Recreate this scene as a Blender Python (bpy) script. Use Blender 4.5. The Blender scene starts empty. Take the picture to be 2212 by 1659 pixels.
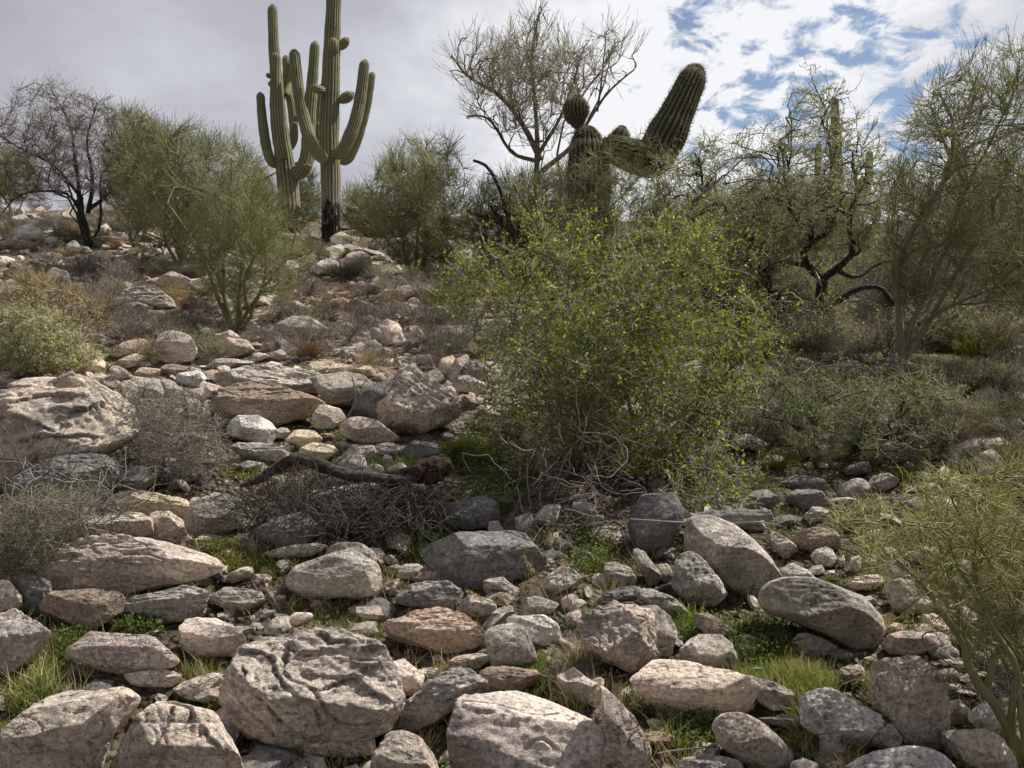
import bpy, math, random
import numpy as np
from mathutils import Vector

SC = bpy.context.scene
COL = SC.collection
# ------------------------------------------------------------------ camera
CAM = np.array([0.0, 0.0, 1.65])
PITCH = math.radians(5.0)
TH, TV = 0.639, 0.479            # half width / half height tangents
FW = np.array([0, math.cos(PITCH), math.sin(PITCH)])
UPV = np.array([0, -math.sin(PITCH), math.cos(PITCH)])
RT = np.array([1.0, 0, 0])
cam_d = bpy.data.cameras.new("camera"); cam = bpy.data.objects.new("camera", cam_d); COL.objects.link(cam)
cam.location = CAM; cam.rotation_euler = (math.radians(90) + PITCH, 0, 0)
cam_d.sensor_width = 36; cam_d.lens = 18 / TH; cam_d.clip_end = 6000; cam_d.clip_start = 0.05
SC.camera = cam
SC.view_settings.view_transform = 'Standard'; SC.view_settings.look = 'None'; SC.view_settings.exposure = 0
SC.cycles.max_bounces = 6; SC.cycles.transparent_max_bounces = 8
SC.cycles.diffuse_bounces = 3; SC.cycles.glossy_bounces = 1; SC.cycles.transmission_bounces = 3
SC.cycles.use_adaptive_sampling = True; SC.cycles.adaptive_threshold = 0.03

def dirs(px, py):
    "view directions of photo positions (2212 x 1659 frame), scaled so the camera-axis part is 1"
    px = np.atleast_1d(np.asarray(px, float)); py = np.atleast_1d(np.asarray(py, float))
    X = (px - 1106) / 1106 * TH; V = (829.5 - py) / 829.5 * TV
    return FW + X[:, None] * RT + V[:, None] * UPV
def PXM(d): return 2 * TH * d / 2212.0      # metres per frame unit at depth d

# ------------------------------------------------------------------ noise
_pr = np.random.RandomState(7).permutation(256); PERM = np.concatenate([_pr, _pr, _pr])
_g = np.random.RandomState(3).normal(size=(256, 3)); GRAD = _g / np.linalg.norm(_g, axis=1)[:, None]
def noise(p):
    i = np.floor(p).astype(np.int64); f = p - i; i &= 255
    u = f * f * f * (f * (f * 6 - 15) + 10)
    r = 0
    for dx in (0, 1):
        wx = u[:, 0] if dx else 1 - u[:, 0]
        for dy in (0, 1):
            wy = u[:, 1] if dy else 1 - u[:, 1]
            for dz in (0, 1):
                wz = u[:, 2] if dz else 1 - u[:, 2]
                h = PERM[PERM[PERM[(i[:, 0] + dx) & 255] + ((i[:, 1] + dy) & 255)] + ((i[:, 2] + dz) & 255)]
                g = GRAD[h]
                r = r + wx * wy * wz * (g[:, 0] * (f[:, 0] - dx) + g[:, 1] * (f[:, 1] - dy) + g[:, 2] * (f[:, 2] - dz))
    return r * 1.6
def fbm(p, o=4, g=.5):
    s = 0; a = 1
    for k in range(o): s = s + a * noise(p * 2.03 ** k + k * 17.3); a *= g
    return s
# ------------------------------------------------------------------ terrain
_GX0, _GY0, _GS = -45.0, -4.0, .10
_gx, _gy = np.meshgrid(np.arange(_GX0, 45, _GS), np.arange(_GY0, 72, _GS), indexing='ij')
_gp = np.stack([_gx, _gy, _gx * 0], -1).reshape(-1, 3)
_GN = (.10 * fbm(_gp * .45, 2) + .045 * fbm(_gp * 1.7 + 9, 3)).reshape(_gx.shape)
def H(x, y):
    x = np.asarray(x, float); y = np.asarray(y, float)
    yc = 31 - .22 * np.clip(x, -25, 25)
    sp = 2.5 * np.logaddexp(0, (y - yc) / 2.5)
    z = .365 * y - .345 * sp
    z = np.where(y < -3, -1.095 + .05 * (y + 3), z)
    p = np.stack([x, y, x * 0], -1).reshape(-1, 3)
    gx = np.clip((p[:, 0] - _GX0) / _GS, 0, _GN.shape[0] - 1.001); gy = np.clip((p[:, 1] - _GY0) / _GS, 0, _GN.shape[1] - 1.001)
    i = gx.astype(int); j = gy.astype(int); u = gx - i; v = gy - j
    n = (_GN[i, j] * (1 - u) + _GN[i + 1, j] * u) * (1 - v) + (_GN[i, j + 1] * (1 - u) + _GN[i + 1, j + 1] * u) * v
    return z + n.reshape(x.shape) * np.clip(np.hypot(x, y) / 2.0, .3, 1.6)
_T = 1.2 * (90 / 1.2) ** np.linspace(0, 1, 420)
def ground_depth(px, py):
    D = dirs(px, py); out = np.empty(len(D))
    for s in range(0, len(D), 2000):
        d = D[s:s + 2000]
        P = CAM + _T[None, :, None] * d[:, None, :]
        dz = P[..., 2] - H(P[..., 0], P[..., 1])
        hit = dz < 0; k = np.argmax(hit, 1); k = np.where(hit.any(1), k, len(_T) - 1); k = np.maximum(k, 1)
        i = np.arange(len(d)); a = dz[i, k - 1]; b = dz[i, k]
        w = np.clip(a / (a - b + 1e-9), 0, 1)
        out[s:s + 2000] = _T[k - 1] * (1 - w) + _T[k] * w
    return out
def ground_pt(px, py):
    d = ground_depth(px, py); return CAM + d[:, None] * dirs(px, py)
def gd(px, py): return float(ground_depth([px], [py])[0])

# ------------------------------------------------------------------ mesh helpers
def mesh(name, V, quads=None, tris=None, smooth=True, mat=None, attrs=None):
    me = bpy.data.meshes.new(name)
    V = np.asarray(V, np.float32)
    q = np.zeros((0, 4), np.int32) if quads is None else np.asarray(quads, np.int32)
    t = np.zeros((0, 3), np.int32) if tris is None else np.asarray(tris, np.int32)
    me.vertices.add(len(V)); me.vertices.foreach_set('co', V.ravel())
    nl = q.size + t.size; npo = len(q) + len(t)
    me.loops.add(nl); me.polygons.add(npo)
    me.loops.foreach_set('vertex_index', np.concatenate([q.ravel(), t.ravel()]))
    st = np.concatenate([np.arange(len(q)) * 4, q.size + np.arange(len(t)) * 3]).astype(np.int32)
    me.polygons.foreach_set('loop_start', st)
    me.polygons.foreach_set('use_smooth', np.full(npo, smooth, bool))
    me.update(calc_edges=True); me.validate()
    if attrs:
        for k, v in attrs.items():
            a = me.attributes.new(k, 'FLOAT', 'POINT'); a.data.foreach_set('value', np.asarray(v, np.float32))
    if mat: me.materials.append(mat)
    return me
def link(name, me, parent=None, loc=None):
    o = bpy.data.objects.new(name, me); COL.objects.link(o)
    if parent is not None: o.parent = parent
    if loc is not None: o.location = loc
    return o
def tag(o, label=None, cat=None, group=None, kind=None):
    if label: o['label'] = label
    if cat: o['category'] = cat
    if group: o['group'] = group
    if kind: o['kind'] = kind
    return o
def thing(name, loc, label, cat, group=None):
    o = bpy.data.objects.new(name, None); COL.objects.link(o); o.location = loc; o.empty_display_size = .1
    return tag(o, label, cat, group)
def dup(root, loc, rz, sc, label, group=None):
    r = root.copy(); COL.objects.link(r); r.location = loc; r.rotation_euler = (0, 0, rz); r.scale = (sc, sc, sc)
    r['label'] = label
    if group: r['group'] = group
    for ch in list(root.children):
        c = ch.copy(); COL.objects.link(c); c.parent = r
    return r

def norm(v): return v / (np.linalg.norm(v, axis=-1, keepdims=True) + 1e-9)
def tubes(P, R, S=3, cap=False):
    "P (N,K,3) lines, R (N,K) radii -> vertices, quads"
    N, K, _ = P.shape
    T = np.empty_like(P); T[:, 1:-1] = P[:, 2:] - P[:, :-2]; T[:, 0] = P[:, 1] - P[:, 0]; T[:, -1] = P[:, -1] - P[:, -2]
    T = norm(T)
    m = norm(P[:, -1] - P[:, 0])
    ref = np.where(np.abs(m[:, 2:3]) > .8, np.array([1., 0, 0]), np.array([0, 0, 1.]))[:, None, :]
    A = norm(np.cross(T, ref + 0 * T)); B = np.cross(T, A)
    th = np.arange(S) / S * 2 * math.pi
    V = P[:, :, None, :] + R[:, :, None, None] * (np.cos(th)[None, None, :, None] * A[:, :, None, :] + np.sin(th)[None, None, :, None] * B[:, :, None, :])
    idx = np.arange(N * K * S).reshape(N, K, S)
    a = idx[:, :-1]; b = idx[:, 1:]
    q = np.stack([a, np.roll(a, -1, 2), np.roll(b, -1, 2), b], -1).reshape(-1, 4)
    return V.reshape(-1, 3), q
def join(parts):
    V = []; Q = []; n = 0
    for v, q in parts: V.append(v); Q.append(q + n); n += len(v)
    return np.concatenate(V), np.concatenate(Q)
def catmull(P, n):
    P = np.asarray(P, float); P = np.vstack([2 * P[0] - P[1], P, 2 * P[-1] - P[-2]])
    m = len(P) - 3; out = []
    for t in np.linspace(0, m - 1e-6, n):
        i = int(t); u = t - i; a, b, c, d = P[i:i + 4]
        out.append(.5 * (2 * b + (c - a) * u + (2 * a - 5 * b + 4 * c - d) * u * u + (3 * b - a - 3 * c + d) * u ** 3))
    return np.array(out)

# ------------------------------------------------------------------ material helpers
class NT:
    def __init__(s, name):
        s.m = bpy.data.materials.new(name); s.m.use_nodes = True; s.t = s.m.node_tree; s.t.nodes.clear()
        s.out = s.t.nodes.new('ShaderNodeOutputMaterial')
    def n(s, typ, ins=None, **kw):
        nd = s.t.nodes.new('ShaderNode' + typ)
        for k, v in kw.items(): setattr(nd, k, v)
        for k, v in (ins or {}).items():
            sk = nd.inputs[k]
            if isinstance(v, tuple) and len(v) == 2 and hasattr(v[0], 'outputs'): s.t.links.new(v[0].outputs[v[1]], sk)
            elif hasattr(v, 'outputs'): s.t.links.new(v.outputs[2 if v.bl_idname == 'ShaderNodeMix' else 0], sk)
            else: sk.default_value = v
        return nd
    def ramp(s, fac, stops, interp='LINEAR'):
        nd = s.n('ValToRGB', {0: fac}); cr = nd.color_ramp; cr.interpolation = interp
        while len(cr.elements) < len(stops): cr.elements.new(.5)
        for e, (p, c) in zip(cr.elements, stops): e.position = p; e.color = (*c, 1) if len(c) == 3 else c
        return nd
    def mix(s, f, a, b, mode='MIX'):
        nd = s.t.nodes.new('ShaderNodeMix'); nd.data_type = 'RGBA'; nd.blend_type = mode
        for i, v in ((0, f), (6, a), (7, b)):
            sk = nd.inputs[i]
            if isinstance(v, tuple) and len(v) == 2 and hasattr(v[0], 'outputs'): s.t.links.new(v[0].outputs[v[1]], sk)
            elif hasattr(v, 'outputs'):
                o = v.outputs[2] if v.bl_idname == 'ShaderNodeMix' else v.outputs[0]; s.t.links.new(o, sk)
            else: sk.default_value = v if not isinstance(v, tuple) or len(v) == 4 else (*v, 1)
        return nd
    def math(s, op, a, b=0.0, c=None):
        ins = {0: a, 1: b}
        if c is not None: ins[2] = c
        return s.n('Math', ins, operation=op)
def g3(v): return (v, v, v)

# ------------------------------------------------------------------ materials
def rock_mat(name, warm, cool, dark, lich=.5, grain=70.0, layered=False, speck=1.0, val=1.0):
    b = NT(name)
    geo = b.n('NewGeometry'); pos = (geo, 'Position'); oi = b.n('ObjectInfo')
    mp = b.n('VectorMath', {0: pos, 1: (oi, 'Random')}, operation='ADD')
    src = mp
    if layered:
        src2 = b.n('Mapping', {0: mp, 2: (.35, .2, 0), 3: (2.0, 2.0, 11.0)})
    else: src2 = b.n('Mapping', {0: mp, 3: (1.5, 1.5, 3.0)})
    n1 = b.n('TexNoise', {'Vector': src2, 'Scale': 2.2, 'Detail': 8, 'Roughness': .62})
    c1 = b.ramp((n1, 'Fac'), [(.36, cool), (.52, tuple((a + c) / 2 for a, c in zip(cool, warm))), (.62, warm)])
    # dark varnish
    n2 = b.n('TexNoise', {'Vector': src2, 'Scale': 5.0, 'Detail': 12, 'Roughness': .72})
    r2 = b.ramp((n2, 'Fac'), [(.51 - .04 * lich, g3(0)), (.64, g3(.4 + .32 * lich))])
    c2 = b.mix(r2, c1, dark)
    # pale crust
    n3 = b.n('TexNoise', {'Vector': src, 'Scale': 12.0, 'Detail': 10, 'Roughness': .7})
    r3 = b.ramp((n3, 'Fac'), [(.56, g3(0)), (.66, g3(.55))])
    c3 = b.mix(r3, c2, tuple(min(.62, v * 1.35 + .05) for v in warm))
    # mineral grain
    n4 = b.n('TexNoise', {'Vector': src, 'Scale': grain, 'Detail': 4, 'Roughness': .75})
    r4 = b.ramp((n4, 'Fac'), [(.33, g3(.38 / speck)), (.43, g3(.92)), (.56, g3(1.25)), (.66, g3(1.75 * speck))])
    c4 = b.mix(1.0, c3, r4, 'MULTIPLY')
    rv = b.math('MULTIPLY_ADD', (oi, 'Random'), .60 * val, 1.86 * val)
    c5 = b.n('HueSaturation', {'Color': (c4, 2), 'Value': rv, 'Saturation': .92})
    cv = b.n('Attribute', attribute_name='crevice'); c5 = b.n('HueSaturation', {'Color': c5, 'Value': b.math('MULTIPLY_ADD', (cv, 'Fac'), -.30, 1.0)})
    # pits and relief
    n5 = b.n('TexNoise', {'Vector': src2, 'Scale': 14.0, 'Detail': 12, 'Roughness': .68})
    n6 = b.n('TexVoronoi', {'Vector': src2, 'Scale': 16.0, 'Randomness': 1.0}, feature='DISTANCE_TO_EDGE')
    r6 = b.ramp((n6, 'Distance'), [(0.0, g3(0)), (.045, g3(1))])
    crk = b.n('TexNoise', {'Vector': src, 'Scale': 6.0, 'Detail': 3})
    rc = b.ramp((crk, 'Fac'), [(.54, g3(0)), (.64, g3(1))])
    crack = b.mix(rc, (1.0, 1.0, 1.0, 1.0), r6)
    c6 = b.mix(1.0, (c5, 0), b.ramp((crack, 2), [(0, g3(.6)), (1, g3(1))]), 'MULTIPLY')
    hgt = b.math('MULTIPLY_ADD', (crack, 2), .35, (n5, 'Fac'))
    bp = b.n('Bump', {'Strength': .9, 'Distance': .028, 'Height': hgt})
    bp2 = b.n('Bump', {'Strength': .9, 'Distance': .010, 'Height': (n4, 'Fac'), 'Normal': bp})
    bs = b.n('BsdfPrincipled', {'Base Color': (c6, 2), 'Roughness': .88, 'Normal': bp2})
    bs.inputs['Specular IOR Level'].default_value = .25
    b.t.links.new(bs.outputs[0], b.out.inputs[0]); return b.m
ROCK = {
 't': rock_mat('rock_tan', (.44, .36, .285), (.27, .235, .205), (.10, .085, .075), .6),
 'p': rock_mat('rock_pinkish', (.44, .365, .315), (.29, .25, .23), (.13, .115, .11), .4),
 'g': rock_mat('rock_grey', (.34, .30, .255), (.21, .19, .168), (.07, .066, .064), .7),
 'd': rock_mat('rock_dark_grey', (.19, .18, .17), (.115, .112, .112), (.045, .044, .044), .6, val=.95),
 'o': rock_mat('rock_orange', (.45, .33, .235), (.33, .265, .21), (.12, .085, .06), .5, layered=True),
 'k': rock_mat('rock_pinkish_orange', (.42, .345, .275), (.33, .275, .23), (.15, .12, .10), .5),
 'y': rock_mat('rock_yellowish', (.48, .40, .27), (.34, .28, .20), (.13, .11, .08), .3),
 'w': rock_mat('rock_pale', (.52, .49, .44), (.33, .31, .29), (.11, .105, .10), .7),
 'b': rock_mat('rock_brown', (.27, .205, .15), (.19, .15, .12), (.07, .058, .048), .4, val=.95),
 'l': rock_mat('rock_layered_grey', (.36, .33, .30), (.21, .195, .18), (.075, .07, .066), .8, layered=True),
 'L': rock_mat('rock_layered_tan', (.45, .38, .32), (.29, .25, .22), (.11, .095, .085), .7, layered=True, grain=55),
}
def simple_mat(name, stops, rough=.8, transl=0.0, scale=8.0, per='island', bump=0.0, bscale=30):
    b = NT(name); geo = b.n('NewGeometry'); oi = b.n('ObjectInfo')
    nz = b.n('TexNoise', {'Vector': (geo, 'Position'), 'Scale': scale, 'Detail': 4})
    if per == 'island':
        f = b.math('MULTIPLY_ADD', (geo, 'Random Per Island'), .6, b.math('MULTIPLY_ADD', (nz, 'Fac'), .9, -.25))
    else: f = (nz, 'Fac')
    c = b.ramp(f, stops)
    hv = b.n('HueSaturation', {'Color': c, 'Value': b.math('MULTIPLY_ADD', (oi, 'Random'), .3, .85)})
    ins = {'Base Color': hv, 'Roughness': rough}
    if bump:
        n2 = b.n('TexNoise', {'Vector': (geo, 'Position'), 'Scale': bscale, 'Detail': 6})
        ins['Normal'] = b.n('Bump', {'Strength': bump, 'Distance': .02, 'Height': (n2, 'Fac')})
    bs = b.n('BsdfPrincipled', ins); bs.inputs['Specular IOR Level'].default_value = .3
    if transl:
        tr = b.n('BsdfTranslucent', {'Color': b.mix(1.0, (hv, 0), (1.25, 1.3, .6, 1), 'MULTIPLY')})
        ms = b.n('MixShader', {0: transl, 1: bs, 2: tr}); b.t.links.new(ms.outputs[0], b.out.inputs[0])
    else: b.t.links.new(bs.outputs[0], b.out.inputs[0])
    return b.m
M = {
 'hack_leaf': simple_mat('leaf_bright_green', [(.1, (0.101, 0.138, 0.030)), (.45, (0.213, 0.269, 0.052)), (.7, (0.345, 0.393, 0.075)), (.95, (0.571, 0.594, 0.092))], .4, .55),
 'dk_leaf': simple_mat('leaf_dark_green', [(.1, (0.091, 0.142, 0.028)), (.5, (0.161, 0.227, 0.038)), (.9, (0.276, 0.340, 0.054))], .5, .4),
 'mesq_leaf': simple_mat('leaf_mesquite', [(.1, (0.241, 0.277, 0.125)), (.5, (0.384, 0.423, 0.206)), (.9, (0.598, 0.614, 0.316))], .6, .4),
 'pv_twig': simple_mat('twig_olive', [(.1, (0.163, 0.173, 0.081)), (.5, (0.272, 0.283, 0.123)), (.9, (0.448, 0.441, 0.210))], .7, 0, 1.5),
 'pv_yel': simple_mat('twig_yellow_green', [(.1, (0.207, 0.215, 0.071)), (.5, (0.388, 0.385, 0.133)), (.9, (0.728, 0.657, 0.285))], .6, 0, 3),
 'pv_pale': simple_mat('twig_pale_bare', [(.1, (0.260, 0.244, 0.179)), (.5, (0.374, 0.350, 0.260)), (.9, (0.520, 0.488, 0.374))], .8, 0, 2),
 'pv_bark': simple_mat('bark_green', [(.2, (0.153, 0.162, 0.070)), (.55, (0.275, 0.275, 0.122)), (.9, (0.398, 0.383, 0.199))], .7, 0, 6, 'n', .4),
 'pv_brown': simple_mat('bark_olive_brown', [(.2, (0.145, 0.124, 0.083)), (.55, (0.260, 0.228, 0.154)), (.9, (0.373, 0.331, 0.228))], .8, 0, 6, 'n', .4),
 'dk_twig': simple_mat('twig_dark', [(.1, (.035, .03, .026)), (.5, (.07, .06, .052)), (.9, (.15, .13, .115))], .9, 0, 5),
 'dk_bark': simple_mat('bark_black', [(.25, (.022, .019, .017)), (.5, (.055, .047, .041)), (.75, (.13, .115, .10))], .9, 0, 22, 'n', .9),
 'gy_bark': simple_mat('bark_grey', [(.2, (0.130, 0.117, 0.104)), (.55, (0.234, 0.215, 0.195)), (.9, (0.364, 0.338, 0.312))], .85, 0, 12, 'n', .5),
 'gy_twig': simple_mat('twig_grey_brown', [(.1, (0.151, 0.121, 0.103)), (.5, (0.258, 0.220, 0.189)), (.9, (0.439, 0.385, 0.340))], .85, 0, 3),
 'pu_twig': simple_mat('twig_purplish', [(.1, (0.145, 0.121, 0.113)), (.5, (0.250, 0.213, 0.197)), (.9, (0.386, 0.338, 0.314))], .85, 0, 3),
 'hk_twig': simple_mat('twig_grey', [(.1, (0.140, 0.129, 0.109)), (.5, (0.306, 0.286, 0.237)), (.9, (0.613, 0.571, 0.501))], .8, 0, 5),
 'silver': simple_mat('leaf_silver', [(.1, (0.306, 0.340, 0.257)), (.5, (0.504, 0.527, 0.427)), (.9, (0.720, 0.714, 0.646))], .6, .5),
 'straw': simple_mat('straw', [(.1, (0.286, 0.221, 0.117)), (.5, (0.468, 0.377, 0.208)), (.9, (0.650, 0.546, 0.338))], .8, .2),
 'rust': simple_mat('straw_rust', [(.1, (.24, .13, .07)), (.5, (.38, .24, .14)), (.9, (.48, .35, .22))], .8, .2),
 'gy_grass': simple_mat('grass_dead_grey', [(.1, (0.169, 0.150, 0.130)), (.5, (0.286, 0.260, 0.227)), (.9, (0.468, 0.429, 0.377))], .8, .1),
 'grass': simple_mat('grass_green', [(.1, (0.122, 0.154, 0.048)), (.5, (0.230, 0.295, 0.095)), (.9, (0.433, 0.491, 0.189))], .6, .4),
 'clover': simple_mat('leaf_clover', [(.1, (0.073, 0.108, 0.037)), (.5, (0.134, 0.184, 0.055)), (.9, (0.256, 0.292, 0.097))], .5, .4),
 'moss': simple_mat('leaf_yellow_green', [(.1, (0.168, 0.196, 0.042)), (.5, (0.280, 0.336, 0.070)), (.9, (0.420, 0.434, 0.140))], .7, .4),
 'yel_grass': simple_mat('grass_yellow_green', [(.1, (0.195, 0.221, 0.052)), (.5, (0.351, 0.364, 0.091)), (.9, (0.546, 0.520, 0.182))], .7, .4),
 'weather': simple_mat('wood_weathered', [(.25, (.12, .115, .11)), (.5, (.22, .21, .20)), (.8, (.33, .31, .29))], .9, 0, 14, 'n', .7, 40),
 'rot': simple_mat('wood_rotten', [(.25, (.02, .015, .012)), (.5, (.05, .032, .022)), (.8, (.12, .075, .048))], .95, 0, 20, 'n', .9, 40),
 'flower': simple_mat('dry_flower', [(.1, (.5, .48, .35)), (.9, (.7, .68, .55))], .8, .2),
}
def soil_mat():
    b = NT('gravel_soil'); geo = b.n('NewGeometry'); pos = (geo, 'Position')
    n1 = b.n('TexNoise', {'Vector': pos, 'Scale': 1.3, 'Detail': 8, 'Roughness': .6})
    c1 = b.ramp((n1, 'Fac'), [(.35, (.15, .115, .085)), (.5, (.27, .215, .165)), (.65, (.44, .365, .29))])
    sy = b.n('SeparateXYZ', {0: pos}); near_shade = b.n('MapRange', {'Value': (sy, 'Y'), 'From Min': 3.2, 'From Max': 7.0, 'To Min': .42, 'To Max': 1.0})  # near soil darkened in its colour, standing in for shade between the rocks
    c1 = b.mix(1.0, c1, b.n('CombineColor', {0: near_shade, 1: near_shade, 2: near_shade}), 'MULTIPLY')
    n2 = b.n('TexVoronoi', {'Vector': pos, 'Scale': 38.0}); n2b = b.n('TexVoronoi', {'Vector': pos, 'Scale': 14.0})
    r2 = b.ramp(b.n('SeparateColor', {0: (n2, 'Color')}), [(0, g3(.55)), (1, g3(1.4))])
    c2 = b.mix(1.0, c1, r2, 'MULTIPLY')
    r2b = b.ramp(b.n('SeparateColor', {0: (n2b, 'Color')}), [(.3, g3(.75)), (.9, g3(1.25))])
    c2 = b.mix(1.0, c2, r2b, 'MULTIPLY')
    n3 = b.n('TexNoise', {'Vector': pos, 'Scale': 2.3, 'Detail': 10, 'Roughness': .7})
    r3 = b.ramp((n3, 'Fac'), [(.5, g3(0)), (.62, g3(.55))])
    c3 = b.mix(r3, c2, (.085, .10, .035, 1))
    hh = b.math('ADD', b.math('MULTIPLY', (n2, 'Distance'), -1.2), b.math('MULTIPLY', (n2b, 'Distance'), -2.0))
    bp = b.n('Bump', {'Strength': 1.0, 'Distance': .03, 'Height': hh})
    bs = b.n('BsdfPrincipled', {'Base Color': (c3, 2), 'Roughness': .95, 'Normal': bp}); bs.inputs['Specular IOR Level'].default_value = .1
    b.t.links.new(bs.outputs[0], b.out.inputs[0]); return b.m

# ------------------------------------------------------------------ ground sheet
def build_ground():
    u = np.linspace(-1, 1, 420); xs = np.sinh(u * 6.2) / np.sinh(6.2) * 1500
    v1 = np.linspace(-8, 1.2, 25)[:-1]; v2 = 1.2 * (60 / 1.2) ** np.linspace(0, 1, 420); v3 = 60 * (3000 / 60) ** np.linspace(0, 1, 50)[1:]
    ys = np.concatenate([[-1500, -300, -80, -25], v1, v2, v3])
    X, Y = np.meshgrid(xs, ys, indexing='ij'); Z = H(X, Y)
    p = np.stack([X, Y, X * 0], -1).reshape(-1, 3)
    Z = Z + (.018 * fbm(p * 7, 3)).reshape(Z.shape)
    idx = np.arange(X.size).reshape(X.shape)
    q = np.stack([idx[:-1, :-1], idx[1:, :-1], idx[1:, 1:], idx[:-1, 1:]], -1).reshape(-1, 4)
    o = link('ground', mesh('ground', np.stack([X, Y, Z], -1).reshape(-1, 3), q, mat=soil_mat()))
    tag(o, 'stony brown desert hillside rising away from the viewer', 'ground', kind='structure')
build_ground()

# ------------------------------------------------------------------ sky and sun
SUN_EL, SUN_AZ = math.radians(57), math.radians(76)      # azimuth from straight ahead towards the right
def world():
    w = bpy.data.worlds.new("World"); SC.world = w; w.use_nodes = True
    b = NT.__new__(NT); b.t = w.node_tree; b.t.nodes.clear(); out = b.t.nodes.new('ShaderNodeOutputWorld')
    tc = b.n('TexCoord'); gen = (tc, 'Generated')
    sky = b.n('TexSky', sky_type='NISHITA', sun_disc=False, sun_elevation=SUN_EL, sun_rotation=SUN_AZ, altitude=900, dust_density=1.0)
    sep = b.n('SeparateXYZ', {0: gen})
    den = b.math('ADD', (sep, 'Z'), .22)
    den = b.math('MAXIMUM', den, .05)
    px = b.math('DIVIDE', (sep, 'X'), den); py = b.math('DIVIDE', (sep, 'Y'), den)
    pl = b.n('CombineXYZ', {0: px, 1: py, 2: 0.0})
    def near(px_, py_, r0, r1):
        d = norm(dirs([px_], [py_]))[0]
        ds = b.n('VectorMath', {0: gen, 1: tuple(d)}, operation='DISTANCE')
        return b.n('MapRange', {'Value': (ds, 'Value'), 'From Min': r0, 'From Max': r1, 'To Min': 1.0, 'To Max': 0.0}, interpolation_type='SMOOTHSTEP')
    nA = b.n('TexNoise', {'Vector': pl, 'Scale': 12.0, 'Detail': 11, 'Roughness': .60, 'Distortion': .35})
    nB = b.n('TexNoise', {'Vector': pl, 'Scale': 1.9, 'Detail': 7, 'Roughness': .52})
    nC = b.n('TexNoise', {'Vector': pl, 'Scale': 11.0, 'Detail': 8, 'Roughness': .6})
    blue = b.math('MAXIMUM', near(1770, 130, .04, .36), near(1930, 290, .02, .12))
    blue = b.math('MAXIMUM', blue, near(1610, 250, .0, .15))
    # coverage value: high = clear
    hole = b.math('MULTIPLY_ADD', blue, .255, b.math('MULTIPLY', (nA, 'Fac'), -1.0))
    hole = b.math('MULTIPLY_ADD', (nC, 'Fac'), -.12, hole)
    holem = b.n('MapRange', {'Value': hole, 'From Min': -.355, 'From Max': -.215}, interpolation_type='SMOOTHSTEP')
    # cloud tone
    bright = near(1700, 200, .10, .62)
    dark = near(2260, 170, .10, .30)
    tone = b.math('MULTIPLY_ADD', bright, .60, b.math('MULTIPLY_ADD', (nB, 'Fac'), 1.25, -.43))
    tone = b.math('MULTIPLY_ADD', (nC, 'Fac'), b.math('MULTIPLY_ADD', bright, .75, .16), tone)
    tone = b.math('MULTIPLY_ADD', dark, -.55, tone)
    tone = b.math('MULTIPLY_ADD', near(800, 420, .1, .5), .13, tone)
    tone = b.math('MULTIPLY_ADD', near(1240, 150, .02, .3), -.10, tone)
    cc = b.ramp(tone, [(.1, (.37, .375, .42)), (.38, (.49, .495, .55)), (.62, (.64, .65, .71)), (.85, (.80, .815, .86)), (1.0, (.92, .93, .96))])
    STR = .10
    dd = norm(dirs([1106], [520]))[0]
    ds = b.n('VectorMath', {0: gen, 1: tuple(dd)}, operation='DISTANCE')
    away = b.n('MapRange', {'Value': (ds, 'Value'), 'From Min': .68, 'From Max': 1.05, 'To Min': 1.0, 'To Max': .60}, interpolation_type='SMOOTHSTEP')  # clouds outside the view dimmed, added to lower the ambient light
    cs = b.n('VectorMath', {0: (cc, 'Color'), 'Scale': b.math('MULTIPLY', away, 1 / STR)}, operation='SCALE')
    bl = b.n('VectorMath', {0: (sky, 'Color'), 1: (1.5, 1.4, 1.25)}, operation='MULTIPLY')
    col = b.mix(holem, (cs, 0), (bl, 0))
    bg = b.n('Background', {0: (col, 2), 1: STR}); b.t.links.new(bg.outputs[0], out.inputs[0])
world()
sd = bpy.data.lights.new('sun', 'SUN'); sun = bpy.data.objects.new('sun', sd); COL.objects.link(sun)
sd.energy = 5.0; sd.angle = math.radians(.6); sd.color = (1.0, .94, .85)
sv = Vector((math.sin(SUN_AZ) * math.cos(SUN_EL), math.cos(SUN_AZ) * math.cos(SUN_EL), math.sin(SUN_EL)))
sun.rotation_euler = sv.to_track_quat('Z', 'Y').to_euler(); sun.location = (10, 10, 20)
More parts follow.
